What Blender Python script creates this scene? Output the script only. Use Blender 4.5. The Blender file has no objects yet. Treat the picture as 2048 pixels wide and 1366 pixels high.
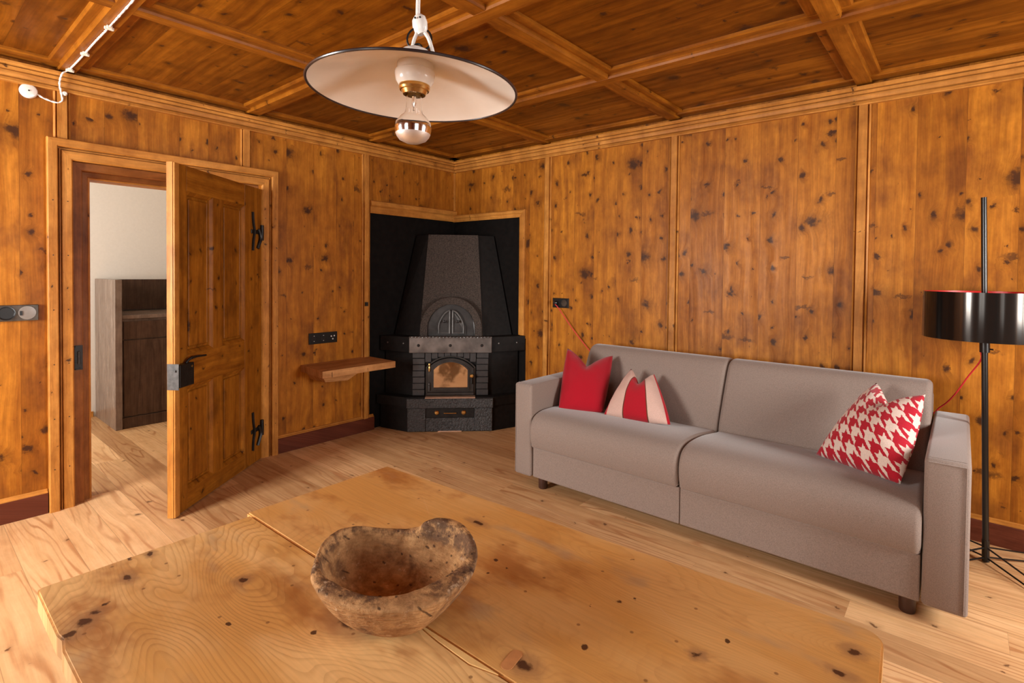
import bpy, bmesh, math, random
from mathutils import Vector, Matrix, noise as mnoise
random.seed(7)
S = bpy.context.scene
COL = S.collection
pi = math.pi

# ------------------------------------------------------------------ camera
CAMPOS = Vector((3.55863, -3.35803, 1.25))
YAW, PITCH, ROLL, FPX, SHY = -0.70498, -0.02057, 0.01006, 1059.67, -114.37
fw = Vector((math.cos(PITCH)*math.sin(YAW), math.cos(PITCH)*math.cos(YAW), math.sin(PITCH)))
r0 = Vector((math.cos(YAW), -math.sin(YAW), 0)); u0 = r0.cross(fw)
rr = math.cos(ROLL)*r0 + math.sin(ROLL)*u0
uu = -math.sin(ROLL)*r0 + math.cos(ROLL)*u0
cd = bpy.data.cameras.new('camera'); cam = bpy.data.objects.new('camera', cd); COL.objects.link(cam)
m = Matrix((rr, uu, -fw)).transposed().to_4x4(); m.translation = CAMPOS
cam.matrix_world = m
cd.sensor_width = 36; cd.lens = FPX*36/2048; cd.shift_y = SHY/2048; cd.clip_start = .02
S.camera = cam

# ------------------------------------------------------------------ world + daylight through the windows
w = bpy.data.worlds.new('sky'); S.world = w; w.use_nodes = True
bg = w.node_tree.nodes['Background']; bg.inputs[0].default_value = (.75, .87, 1, 1); bg.inputs[1].default_value = 1.0
S.view_settings.view_transform = 'Standard'; S.view_settings.look = 'None'
S.view_settings.gamma = 1; S.view_settings.use_curve_mapping = False
S.view_settings.exposure = 0.0
XR, YF, ZC = 5.2, -5.0, 2.30           # room: right wall, front wall, ceiling
WIN_F = [(.45, 1.45), (2.7, 3.5)]       # window openings in the front wall (x ranges)
WIN_R = [(-1.6, -.7), (-4.0, -3.0)]    # in the right wall (y ranges)
WZ0, WZ1 = .8, 1.9
def area(name, loc, direction, sx, sy, power, col=(1, .985, .95)):
    l = bpy.data.lights.new(name, 'AREA'); l.shape = 'RECTANGLE'; l.size = sx; l.size_y = sy
    l.energy = power; l.color = col
    o = bpy.data.objects.new(name, l); COL.objects.link(o); o.location = loc
    o.rotation_euler = Vector(direction).to_track_quat('-Z', 'Z').to_euler()
    return o
area('daylight_front_window', (.95, YF-.12, 1.35), (0, 1, -.12), .9, 1.1, 205)
area('daylight_front_window', (3.1, YF-.12, 1.35), (0, 1, -.12), .8, 1.1, 18)
area('daylight_right_window', (XR+.12, -1.15, 1.35), (-1, 0, -.15), .8, 1.1, 125)
area('daylight_right_window', (XR+.12, -3.5, 1.35), (-1, 0, -.12), 1.0, 1.1, 14)
area('daylight_hall_window', (-1.2, -4.05, 1.4), (.05, 1, -.1), 1.2, 1.2, 38, (1, .96, .9))

# ------------------------------------------------------------------ node helpers
class NT:
    def __init__(s, name):
        s.mat = bpy.data.materials.new(name); s.mat.use_nodes = True
        s.t = s.mat.node_tree; s.b = s.t.nodes['Principled BSDF']
        s.tc = s.t.nodes.new('ShaderNodeTexCoord')
    def put(s, sock, v):
        if v is None: return
        if isinstance(v, bpy.types.NodeSocket): s.t.links.new(v, sock)
        else:
            if isinstance(v, tuple) and len(v) == 3 and sock.type == 'RGBA': v = (*v, 1)
            sock.default_value = v
    def node(s, ty, **kw):
        n = s.t.nodes.new('ShaderNode'+ty)
        for k, v in kw.items(): setattr(n, k, v)
        return n
    def m(s, op, a, b=None, c=None, clamp=False):
        n = s.node('Math', operation=op, use_clamp=clamp)
        s.put(n.inputs[0], a); s.put(n.inputs[1], b); s.put(n.inputs[2], c); return n.outputs[0]
    def vec(s, x=0., y=0., z=0.):
        n = s.node('CombineXYZ'); s.put(n.inputs[0], x); s.put(n.inputs[1], y); s.put(n.inputs[2], z); return n.outputs[0]
    def sep(s, v):
        n = s.node('SeparateXYZ'); s.put(n.inputs[0], v); return n.outputs
    def noise(s, v, scale=1., detail=2., rough=.5, dist=0.):
        n = s.node('TexNoise'); s.put(n.inputs['Vector'], v); n.inputs['Scale'].default_value = scale
        n.inputs['Detail'].default_value = detail; n.inputs['Roughness'].default_value = rough
        n.inputs['Distortion'].default_value = dist; return n.outputs['Fac']
    def mix(s, f, a, b, mode='MIX'):
        n = s.node('Mix', data_type='RGBA', blend_type=mode)
        s.put(n.inputs[0], f); s.put(n.inputs[6], a); s.put(n.inputs[7], b); return n.outputs[2]
    def ss(s, x, e0, e1):
        n = s.node('MapRange', interpolation_type='SMOOTHSTEP')
        s.put(n.inputs[0], x); s.put(n.inputs[1], e0); s.put(n.inputs[2], e1); return n.outputs[0]
    def lin(s, x, e0, e1, o0, o1):
        n = s.node('MapRange'); s.put(n.inputs[0], x)
        for i, v in enumerate((e0, e1, o0, o1)): s.put(n.inputs[i+1], v)
        return n.outputs[0]
    def vor2(s, v):
        n = s.node('TexVoronoi', voronoi_dimensions='2D'); s.put(n.inputs['Vector'], v)
        n.inputs['Scale'].default_value = 1; return n.outputs['Distance'], n.outputs['Color']
    def bump(s, h, strength=.3, dist=.002):
        n = s.node('Bump'); s.put(n.inputs['Height'], h); n.inputs['Strength'].default_value = strength
        n.inputs['Distance'].default_value = dist; s.t.links.new(n.outputs[0], s.b.inputs['Normal'])
    def out(s, col=None, rough=None, metal=None, spec=None):
        s.put(s.b.inputs['Base Color'], col); s.put(s.b.inputs['Roughness'], rough)
        s.put(s.b.inputs['Metallic'], metal); s.put(s.b.inputs['Specular IOR Level'], spec); return s.mat

def plain(name, col, rough=.5, metal=0., spec=.5, grain=.06, gs=60, bump=0., bscale=80):
    n = NT(name); f = n.noise(n.tc.outputs['Object'], gs, 3)
    v = n.lin(f, .3, .7, 1-grain, 1+grain)
    c = n.mix(1., (*col, 1), n.vec(v, v, v), 'MULTIPLY')
    if bump: n.bump(n.noise(n.tc.outputs['Object'], bscale, 4, .6), bump, .012 if bump > .8 else .004)
    return n.out(c, rough, metal, spec)

AX = {'X': 0, 'Y': 1, 'Z': 2}
def wood(name, across, along, light, dark, blotch, board=None, bvar=.3, knots=(0.13, .011), bigknots=None,
         knotcol=(.035, .012, .006), rings=0, ringcol=None, rough=.42, blotch_amt=.6, bstr=.25, seam=.0015, fine=.16,
         staglen=None, ringw=.22, spec=.16, kdist=.07, mottle=.22):
    n = NT(name); o = n.sep(n.tc.outputs['Object'])
    U, V = o[AX[across]], o[AX[along]]
    Wd = o[3-AX[across]-AX[along]]
    U = n.m('ADD', U, n.m('MULTIPLY', Wd, .37))
    seamf = None; rnd = 0.0
    if board:
        vo = n.node('TexVoronoi', voronoi_dimensions='1D'); n.put(vo.inputs['W'], n.m('DIVIDE', U, board))
        vo.inputs['Scale'].default_value = 1; vo.inputs['Randomness'].default_value = .55
        ve = n.node('TexVoronoi', voronoi_dimensions='1D', feature='DISTANCE_TO_EDGE'); n.put(ve.inputs['W'], n.m('DIVIDE', U, board))
        ve.inputs['Scale'].default_value = 1; ve.inputs['Randomness'].default_value = .55
        rnd = n.sep(vo.outputs['Color'])[0]
        seamf = n.m('LESS_THAN', ve.outputs['Distance'], seam/board)
        if staglen:
            t = n.m('ADD', n.m('DIVIDE', V, staglen), n.m('MULTIPLY', rnd, 9.3))
            k = n.m('FLOOR', t); fr = n.m('FRACT', t)
            seamf = n.m('MAXIMUM', seamf, n.m('LESS_THAN', fr, seam*.7/staglen))
            wn = n.node('TexWhiteNoise', noise_dimensions='2D'); n.put(wn.inputs['Vector'], n.vec(k, n.m('MULTIPLY', rnd, 31.7), 0.))
            rnd = wn.outputs['Value']
    U1 = n.m('ADD', U, n.m('MULTIPLY', rnd, 5.7)); V1 = n.m('ADD', V, n.m('MULTIPLY', rnd, 11.3))
    dis = n.noise(n.vec(U1, V1, Wd), 9, 3); dis2 = n.noise(n.vec(n.m('ADD', U1, 31.), V1, Wd), 26, 3, .65)
    Uk = n.m('ADD', U1, n.m('MULTIPLY', n.m('SUBTRACT', dis2, .5), kdist*.8))
    Vk = n.m('ADD', V1, n.m('MULTIPLY', n.m('SUBTRACT', dis, .5), kdist))
    def knotlayer(cell, rmax, sx, sy, off, kd=0.):
        Ua, Va = Uk, Vk
        if kd:
            e1 = n.noise(n.vec(U1, V1, n.m('ADD', Wd, 4.)), 34, 4, .7); e2 = n.noise(n.vec(U1, V1, n.m('ADD', Wd, 9.)), 34, 4, .7)
            Ua = n.m('ADD', Uk, n.m('MULTIPLY', n.m('SUBTRACT', e1, .5), kd)); Va = n.m('ADD', Vk, n.m('MULTIPLY', n.m('SUBTRACT', e2, .5), kd))
        d, c = n.vor2(n.vec(n.m('MULTIPLY', Ua, sx/cell), n.m('ADD', n.m('MULTIPLY', Va, sy/cell), off), 0.))
        r = n.m('MULTIPLY', n.m('POWER', n.sep(c)[1], 1.7), rmax/cell)
        core = n.m('MULTIPLY', n.ss(n.m('DIVIDE', d, n.m('MAXIMUM', r, .0005)), 1.25, .35), n.ss(r, .012, .035))
        r3 = n.m('MULTIPLY', r, 3.2)
        halo = n.m('MULTIPLY', n.ss(n.m('DIVIDE', d, n.m('MAXIMUM', r3, .001)), 1., .1), n.ss(r, .02, .06))
        return core, halo
    core = halo = None
    if knots:
        core, halo = knotlayer(knots[0], knots[1], 1.15, .85, .0)
    if bigknots:
        c2, h2 = knotlayer(bigknots[0], bigknots[1], .85, 1.1, 13.3, .07)
        c3, h3 = knotlayer(bigknots[0]*1.3, bigknots[1]*.75, .55, 1.9, 41.7, .09)
        c2 = n.m('MAXIMUM', c2, n.m('MULTIPLY', c3, .75))
        core = n.m('MAXIMUM', core, c2) if core is not None else c2
        halo = n.m('MAXIMUM', halo, h2) if halo is not None else h2
    low = n.noise(n.vec(n.m('MULTIPLY', U1, 2.2), n.m('MULTIPLY', V1, .9), Wd), 1.3, 2)
    U2 = n.m('ADD', U1, n.m('MULTIPLY', low, .08))
    if halo is not None: U2 = n.m('ADD', U2, n.m('MULTIPLY', halo, .025))
    mid = n.noise(n.vec(n.m('MULTIPLY', U2, 26.), n.m('MULTIPLY', V1, 1.1), Wd), 1, 3, .55)
    fin = n.noise(n.vec(n.m('MULTIPLY', U2, 170.), n.m('MULTIPLY', V1, 5.), Wd), 1, 3, .6)
    blo = n.noise(n.vec(n.m('MULTIPLY', U1, 3.2), n.m('MULTIPLY', V1, 2.2), Wd), 1.4, 4, .6)
    c = n.mix(n.lin(mid, .3, .72, 0, 1), light, dark)
    c = n.mix(n.m('MULTIPLY', n.ss(blo, .47, .72), blotch_amt), c, blotch)
    if rings:
        fld = n.noise(n.vec(n.m('MULTIPLY', U1, 5.), n.m('MULTIPLY', V1, .55), Wd), 1.2, 2.5, .45)
        fr = n.m('FRACT', n.m('ADD', n.m('MULTIPLY', fld, float(rings)), n.m('MULTIPLY', U1, 30.)))
        line = n.m('MULTIPLY', n.ss(n.m('ABSOLUTE', n.m('SUBTRACT', fr, .5)), ringw, .02), n.lin(n.noise(n.vec(n.m('MULTIPLY', U1, 5.), V1, 3.), 1.6, 2), .38, .62, .08, 1.))
        c = n.mix(n.m('MULTIPLY', line, .85), c, ringcol)
    mot = n.noise(n.vec(n.m('MULTIPLY', U1, 22.), n.m('MULTIPLY', V1, 9.), Wd), 1., 5, .68)
    mv = n.lin(mot, .3, .72, 1+mottle, 1-mottle); c = n.mix(1., c, n.vec(mv, n.m('POWER', mv, 1.25), n.m('POWER', mv, 1.4)), 'MULTIPLY')
    fv = n.lin(fin, .3, .7, 1+fine, 1-fine); c = n.mix(1., c, n.vec(fv, fv, fv), 'MULTIPLY')
    if board:
        bv = n.lin(rnd, 0, 1, 1-bvar, 1+bvar*.6); c = n.mix(1., c, n.vec(bv, n.m('POWER', bv, 1.25), n.m('POWER', bv, 1.5)), 'MULTIPLY')
    if halo is not None:
        c = n.mix(n.m('MULTIPLY', halo, .45), c, tuple(x*.5 for x in dark)); c = n.mix(n.m('MULTIPLY', core, .88), c, knotcol)
    h = n.m('MULTIPLY', fin, .5)
    if seamf is not None:
        c = n.mix(n.m('MULTIPLY', seamf, .45), c, tuple(x*.3 for x in dark)); h = n.m('SUBTRACT', h, n.m('MULTIPLY', seamf, 1.))
    if core is not None: h = n.m('SUBTRACT', h, n.m('MULTIPLY', core, .4))
    n.bump(h, bstr, .0015)
    return n.out(c, n.lin(mid, .3, .7, rough-.07, rough+.1), 0., spec)

L_, D_, B_ = (.47, .172, .018), (.28, .085, .007), (.13, .035, .008)
M_wallL = wood('pine_wall_left', 'Y', 'Z', L_, D_, B_, board=.17, bvar=.2, knots=(.14, .019), bigknots=(.34, .045), seam=.001)
M_wallR = wood('pine_wall_back', 'X', 'Z', L_, D_, B_, board=.19, bvar=.2, knots=(.13, .019), bigknots=(.30, .048), seam=.001)
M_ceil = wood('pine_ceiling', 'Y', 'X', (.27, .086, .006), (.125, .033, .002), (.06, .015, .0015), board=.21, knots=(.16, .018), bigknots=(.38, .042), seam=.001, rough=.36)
TL, TD, TB = (.56, .245, .052), (.38, .140, .022), (.24, .073, .012)
tk = dict(knots=(.11, .008), blotch_amt=.4)
M_trX = wood('pine_trim_along_x', 'Y', 'X', TL, TD, TB, **tk)
M_trY = wood('pine_trim_along_y', 'X', 'Y', TL, TD, TB, **tk)
M_trZ = wood('pine_trim_upright', 'Y', 'Z', TL, TD, TB, **tk)
M_bmX = wood('pine_beam_along_x', 'Y', 'X', (.34, .115, .010), (.19, .053, .004), (.10, .025, .003), knots=(.15, .012), rough=.38)
M_bmY = wood('pine_beam_along_y', 'X', 'Y', (.34, .115, .010), (.19, .053, .004), (.10, .025, .003), knots=(.15, .012), rough=.38)
M_jambY = wood('dark_pine_head', 'X', 'Y', (.31, .115, .028), (.19, .058, .014), (.1, .03, .01), knots=(.2, .006))
M_jamb = wood('dark_pine_jamb', 'Y', 'Z', (.31, .115, .028), (.19, .058, .014), (.1, .03, .01), knots=(.2, .006))
M_doorZ = wood('pine_door_upright', 'X', 'Z', (.36, .130, .012), (.19, .058, .005), (.075, .022, .004), knots=(.13, .013), bigknots=(.4, .028))
M_doorX = wood('pine_door_level', 'Z', 'X', (.36, .130, .012), (.19, .058, .005), (.075, .022, .004), knots=(.14, .013))
M_base = wood('red_brown_baseboard', 'Z', 'X', (.13, .034, .017), (.095, .024, .012), (.07, .018, .01), knots=None, rough=.35, bstr=.1)
M_floor = wood('larch_floor', 'Y', 'X', (.74, .455, .225), (.60, .335, .145), (.50, .24, .095), board=.155, bvar=.3, mottle=.07, knots=(.17, .010),
               rings=11, ringcol=(.44, .19, .07), rough=.48, blotch_amt=.45, staglen=1.7, knotcol=(.13, .05, .02), seam=.0011, bstr=.12, fine=.07, spec=.3)
M_shelf = wood('pale_shelf_wood', 'X', 'Y', (.52, .26, .10), (.38, .165, .055), (.3, .12, .04), knots=(.12, .006), rough=.5)
M_cabZ = wood('dark_oak_cabinet', 'Y', 'Z', (.105, .058, .036), (.06, .032, .02), (.05, .028, .018), knots=None, rings=9, ringcol=(.05, .026, .016), rough=.45, fine=.2)
M_cabS = wood('dark_oak_side_sheen', 'X', 'Z', (.24, .17, .13), (.17, .12, .09), (.15, .10, .08), knots=None, rough=.3, fine=.2)  # paler than the front oak: window sheen on the side put into the colour
M_white = plain('white_plaster', (.86, .80, .72), .8, grain=.02)
M_black = plain('black_plaster', (.0055, .0042, .0036), .8, grain=.3, gs=20, bump=.25, bscale=40, spec=.12)
M_stove = plain('black_stove_render', (.0085, .0068, .006), .65, grain=.3, gs=30, bump=.3, bscale=60, spec=.2)
M_hood = plain('rough_dark_render', (.062, .046, .037), .6, grain=.6, gs=120, bump=1., bscale=130, spec=.35)
M_rough = plain('coarse_black_render', (.040, .036, .035), .42, grain=.6, gs=70, bump=1.0, bscale=75, spec=.6)
M_brickp = plain('painted_black_brick', (.036, .033, .033), .42, grain=.15, gs=40, bump=.3, bscale=60, spec=.5)
M_iron = plain('cast_iron', (.05, .047, .045), .38, .6, grain=.3, gs=12, bump=.2, bscale=50)
M_ironh = plain('hammered_iron', (.17, .155, .145), .38, .8, grain=.5, gs=9, bump=.1, bscale=25)
M_edge = plain('worn_iron_edge', (.10, .095, .09), .5, .3, grain=.4, gs=30)
M_irondk = plain('black_iron', (.018, .016, .015), .42, .5, grain=.3, gs=30, bump=.3, bscale=90)
M_lockpl = plain('worn_steel', (.055, .05, .047), .45, .3, grain=.4, gs=50)
M_brass = plain('brass', (.75, .50, .18), .25, 1., grain=.08)
M_copper = plain('pale_copper', (.80, .52, .36), .4, .6, grain=.1)
M_enam = plain('white_enamel', (.90, .85, .77), .18, spec=.5, grain=.01)
M_rim = plain('black_enamel_rim', (.03, .02, .02), .25)
M_porc = plain('white_porcelain', (.86, .82, .76), .2, grain=.01)
M_cord = plain('white_cloth_cord', (.86, .83, .78), .7, grain=.08, gs=300)
M_clip = plain('off_white_clip', (.82, .74, .62), .4)
M_redcord = plain('red_cloth_cord', (.62, .02, .03), .6, grain=.1, gs=300)
M_blk = plain('black_lacquer', (.009, .008, .007), .28, .0, spec=.5, grain=.02)
M_blkplastic = plain('black_plastic', (.012, .011, .011), .28, spec=.5, grain=.02)
M_redin = plain('red_lacquer', (.65, .02, .015), .35)
M_leg = plain('dark_brown_wood_leg', (.055, .022, .014), .4, grain=.2, gs=15)
M_legt = wood('table_leg_wood', 'X', 'Z', (.55, .27, .08), (.42, .18, .05), (.3, .12, .03), knots=(.12, .006))
def mk_shade():
    n = NT('dark_polished_shade'); n.b.inputs['Anisotropic'].default_value = 0
    return n.out((.035, .03, .026), .12, .75, .6)
M_shade = mk_shade()
def mk_glass(name, col=(1, 1, 1), rough=0.):
    n = NT(name); n.b.inputs['Transmission Weight'].default_value = 1.; n.b.inputs['IOR'].default_value = 1.3
    return n.out(col, rough)
M_glass = mk_glass('clear_bulb_glass')
M_mirror = plain('silvered_bulb', (.85, .80, .75), .12, 1., grain=.02)
def mk_fabric():
    n = NT('taupe_wool_fabric'); o = n.tc.outputs['Object']
    a = n.noise(o, 330, 2); b = n.noise(o, 900, 1); v = n.lin(n.m('ADD', n.m('MULTIPLY', a, .6), n.m('MULTIPLY', b, .4)), .35, .65, .80, 1.2)
    c = n.mix(1., (.255, .197, .165, 1), n.vec(v, v, v), 'MULTIPLY'); n.bump(a, .35, .001)
    n.b.inputs['Sheen Weight'].default_value = .35; n.b.inputs['Sheen Roughness'].default_value = .4
    return n.out(c, .9, 0., .2)
M_fab = mk_fabric()
def wool(name, colf):
    n = NT(name); o = n.tc.outputs['Object']; a = n.noise(o, 500, 2)
    v = n.lin(a, .3, .7, .82, 1.15); c = n.mix(1., colf(n), n.vec(v, v, v), 'MULTIPLY'); n.bump(a, .3, .001)
    n.b.inputs['Sheen Weight'].default_value = .2
    return n.out(c, .9, 0., .15)
M_red = wool('red_wool', lambda n: (.36, .004, .014, 1))
def stripecol(n):
    u = n.sep(n.tc.outputs['UV'])[0]
    d = n.m('ABSOLUTE', n.m('SUBTRACT', u, .50))
    c = n.mix(n.m('LESS_THAN', d, .185), (.62, .41, .34, 1), (.38, .006, .016, 1))
    c = n.mix(n.m('LESS_THAN', n.m('ABSOLUTE', n.m('SUBTRACT', d, .187)), .009), c, (.12, .03, .015, 1))
    return n.mix(n.m('GREATER_THAN', d, .46), c, (.47, .006, .018, 1))
M_stripe = wool('pale_pink_and_red_wool', stripecol)
def hound(n):
    s = n.sep(n.tc.outputs['UV'])
    k = 8*5.6
    wob = n.m('MULTIPLY', n.m('SUBTRACT', n.noise(n.tc.outputs['UV'], 60, 1), .5), .6)
    u = n.m('ADD', n.m('MULTIPLY', s[0], k), wob); v = n.m('ADD', n.m('MULTIPLY', s[1], k), wob)
    tw = n.m('LESS_THAN', n.m('FLOORED_MODULO', n.m('ADD', u, v), 4.), 2.)
    a = n.m('LESS_THAN', n.m('FLOORED_MODULO', u, 8.), 4.); b = n.m('LESS_THAN', n.m('FLOORED_MODULO', v, 8.), 4.)
    f = n.m('ADD', n.m('MULTIPLY', tw, a), n.m('MULTIPLY', n.m('SUBTRACT', 1., tw), b))
    return n.mix(f, (.72, .58, .50, 1), (.42, .012, .026, 1))
M_hound = wool('red_and_cream_houndstooth_wool', hound)
M_sockr = plain('wall_socket_black', (.006, .006, .006), .3, grain=.02)
M_chrome = plain('smoky_chrome', (.16, .15, .13), .18, .85, grain=.3, gs=35)
M_grey = plain('grey_translucent_plastic', (.22, .19, .165), .25)
M_dot = plain('pale_dot', (.6, .58, .55), .4)

def mk_fireglass():
    # soot-filmed mirror-like stove glass showing the wooden room
    n = NT('stove_glass'); n.b.inputs['Coat Weight'].default_value = .6
    o = n.noise(n.tc.outputs['Object'], 8, 3)
    return n.out(n.mix(n.ss(o, .46, .62), (.80, .74, .66, 1), (.22, .18, .14, 1)), .10, 1.)
M_fireglass = mk_fireglass()

def mk_table():
    n = NT('old_pine_tabletop'); o = n.sep(n.tc.outputs['Object'])
    X, Y = o[0], o[1]
    side = n.m('GREATER_THAN', Y, n.m('ADD', -2.8838, n.m('MULTIPLY', X, .0205)))  # far board or near board
    Y1 = n.m('ADD', Y, n.m('MULTIPLY', side, 3.7))
    big = [(2.595, -2.955, .055, 1.3), (2.56, -3.17, .05, 1.), (2.817, -2.946, .03, .6), (2.85, -2.90, .03, .8), (2.362, -3.06, .03, .6), (3.448, -2.445, .03, 1.), (3.277, -2.604, .02, .5), (3.147, -2.70, .02, .3), (2.755, -2.515, .03, .7), (3.08, -2.792, .03, .8)]
    fld = n.noise(n.vec(n.m('MULTIPLY', X, 1.4), n.m('MULTIPLY', Y1, 5.2), 0.), 1.5, 1.5, .35)
    fld = n.m('ADD', fld, n.m('MULTIPLY', Y1, 2.0))
    def dist(kx, ky, ex=1., ey=1., wob=0.):
        a = n.m('MULTIPLY', n.m('SUBTRACT', X, kx), ex); b = n.m('MULTIPLY', n.m('SUBTRACT', Y, ky), ey)
        return n.m('SQRT', n.m('ADD', n.m('MULTIPLY', a, a), n.m('MULTIPLY', b, b)))
    for kx, ky, s, a in big:
        d = n.m('DIVIDE', dist(kx, ky, .75, 1.2), s*1.5)
        fld = n.m('ADD', fld, n.m('MULTIPLY', n.m('DIVIDE', 1., n.m('ADD', 1., n.m('MULTIPLY', d, d))), a*.28))
    fine = n.noise(n.vec(n.m('MULTIPLY', X, 5.), n.m('MULTIPLY', Y, 170.), 0.), 1, 2)
    wob = n.noise(n.vec(n.m('MULTIPLY', X, 12.), n.m('MULTIPLY', Y, 40.), 0.), 1, 3)
    fr = n.m('FRACT', n.m('ADD', n.m('MULTIPLY', fld, 34.), n.m('MULTIPLY', wob, .5)))
    line = n.m('MULTIPLY', n.m('MULTIPLY', n.ss(fr, .5, .98), n.ss(fr, 1., .98)), n.lin(n.noise(n.vec(X, Y, 5.), 5., 2), .36, .62, .25, 1.1))
    stain = n.noise(n.vec(n.m('MULTIPLY', X, 2.), n.m('MULTIPLY', Y1, 4.), 2.), 1.7, 4, .55)
    stain2 = n.noise(n.vec(n.m('MULTIPLY', X, 3.), n.m('MULTIPLY', Y1, 5.), 9.), 1.6, 4, .6)
    c = n.mix(n.ss(stain, .38, .62), (.84, .53, .22, 1), (.70, .37, .11, 1))
    c = n.mix(n.m('MULTIPLY', side, .55), c, (.60, .28, .07, 1))
    c = n.mix(n.m('MULTIPLY', n.ss(stain2, .50, .70), .75), c, (.34, .105, .018, 1))
    c = n.mix(n.m('MULTIPLY', n.ss(n.noise(n.vec(n.m('MULTIPLY', X, 3.), n.m('MULTIPLY', Y1, 6.), 21.), 2., 3), .58, .72), .5), c, (.40, .28, .17, 1))
    c = n.mix(n.m('MULTIPLY', line, n.m('SUBTRACT', .5, n.m('MULTIPLY', side, .3))), c, (.42, .18, .05, 1))
    fv = n.lin(fine, .3, .7, 1.06, .94); c = n.mix(1., c, n.vec(fv, fv, fv), 'MULTIPLY')
    dark = (.055, .018, .010, 1)
    dn = n.m('MULTIPLY', n.m('SUBTRACT', n.noise(n.vec(X, Y, 0.), 75, 3), .5), .020)
    spots = [(2.595, -2.955, .0085, 1.), (2.433, -3.087, .009, .5), (2.372, -3.036, .007, .6), (2.362, -3.068, .006, .6), (2.817, -2.946, .005, 1.), (3.277, -2.604, .0065, 1.),
             (3.131, -2.566, .005, 1.), (3.145, -2.543, .0035, 1.), (3.1, -2.611, .003, 1.), (3.147, -2.698, .006, 1.), (3.448, -2.445, .009, 1.), (3.441, -2.508, .008, .5), (3.082, -2.433, .0035, 1.),
             (2.888, -2.608, .0045, 1.), (2.922, -2.617, .004, 1.), (2.906, -2.651, .0035, 1.), (2.755, -2.522, .010, .4), (2.838, -2.893, .02, .7), (2.548, -3.187, .010, .8), (2.528, -3.166, .012, .8), (2.512, -3.150, .008, 1.), (2.497, -3.132, .005, 1.), (3.1, -2.785, .012, .7), (2.70, -3.02, .003, 1.), (2.66, -3.09, .003, 1.), (3.30, -2.545, .003, 1.)]
    msk = None; hal = None
    for kx, ky, r, e in spots:
        d = n.m('ADD', dist(kx, ky, e**.5, e**-.5), dn)
        k = n.ss(d, r*1.1, r*.55); msk = k if msk is None else n.m('MAXIMUM', msk, k)
        if r > .006:
            h = n.ss(d, r*3.2, r); hal = h if hal is None else n.m('MAXIMUM', hal, h)
    c = n.mix(n.m('MULTIPLY', hal, .6), c, (.30, .15, .07, 1)); c = n.mix(n.m('MULTIPLY', msk, .92), c, dark)
    # little scattered pock marks and scratches
    d, cc = n.vor2(n.vec(n.m('MULTIPLY', X, 16.), n.m('MULTIPLY', Y, 16.), 0.))
    pk = n.m('MULTIPLY', n.ss(d, .06, .03), n.m('GREATER_THAN', n.sep(cc)[0], .72)); c = n.mix(n.m('MULTIPLY', pk, .7), c, (.2, .08, .03, 1))
    sc = n.noise(n.vec(n.m('MULTIPLY', n.m('ADD', X, n.m('MULTIPLY', Y, 1.6)), 90.), n.m('MULTIPLY', Y, 5.), 0.), 1, 1)
    c = n.mix(n.m('MULTIPLY', n.ss(sc, .76, .80), .35), c, (.75, .5, .3, 1))
    h = n.m('SUBTRACT', n.m('MULTIPLY', line, .3), n.m('MULTIPLY', msk, .8))
    n.bump(h, .25, .001)
    return n.out(c, n.lin(stain2, .3, .7, .34, .5), 0., .4)
M_table = mk_table()

def mk_bowl():
    n = NT('weathered_bowl_wood'); O = n.tc.outputs['Object']; o = n.sep(O)
    a = n.noise(O, 22, 5, .65); b = n.noise(O, 9, 4, .6, .4)
    g = n.noise(n.vec(n.m('MULTIPLY', o[0], 60.), n.m('MULTIPLY', o[1], 60.), n.m('MULTIPLY', o[2], 260.)), 1, 3)
    a = n.noise(O, 34, 6, .7); b = n.noise(O, 13, 5, .65, .4)
    c = n.mix(n.lin(a, .35, .65, 0, 1), (.53, .295, .125, 1), (.27, .125, .047, 1))
    c = n.mix(n.m('MULTIPLY', n.ss(b, .5, .66), .8), c, (.13, .062, .032, 1))
    z = n.m('ADD', o[2], n.m('MULTIPLY', n.m('SUBTRACT', b, .5), .05))
    rimband = n.m('MULTIPLY', n.ss(z, .778, .792), n.ss(a, .40, .56))
    c = n.mix(n.m('MULTIPLY', rimband, .8), c, (.085, .045, .028, 1))
    d, cc = n.vor2(n.vec(n.m('MULTIPLY', n.m('ADD', o[0], n.m('MULTIPLY', a, .02)), 55.), n.m('MULTIPLY', n.m('ADD', o[1], o[2]), 55.), 0.))
    pk = n.m('MULTIPLY', n.ss(d, .2, .06), n.m('GREATER_THAN', n.sep(cc)[0], .72)); c = n.mix(n.m('MULTIPLY', pk, .8), c, (.05, .022, .012, 1))
    pale = n.ss(n.noise(O, 45, 4, .7), .60, .70); c = n.mix(n.m('MULTIPLY', pale, .5), c, (.68, .48, .30, 1))
    gv = n.lin(g, .3, .7, 1.15, .85); c = n.mix(1., c, n.vec(gv, gv, gv), 'MULTIPLY')
    n.bump(n.m('ADD', n.m('MULTIPLY', a, .8), n.m('MULTIPLY', g, .5)), .9, .006)
    return n.out(c, .75, 0., .15)
M_bowl = mk_bowl()

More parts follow.
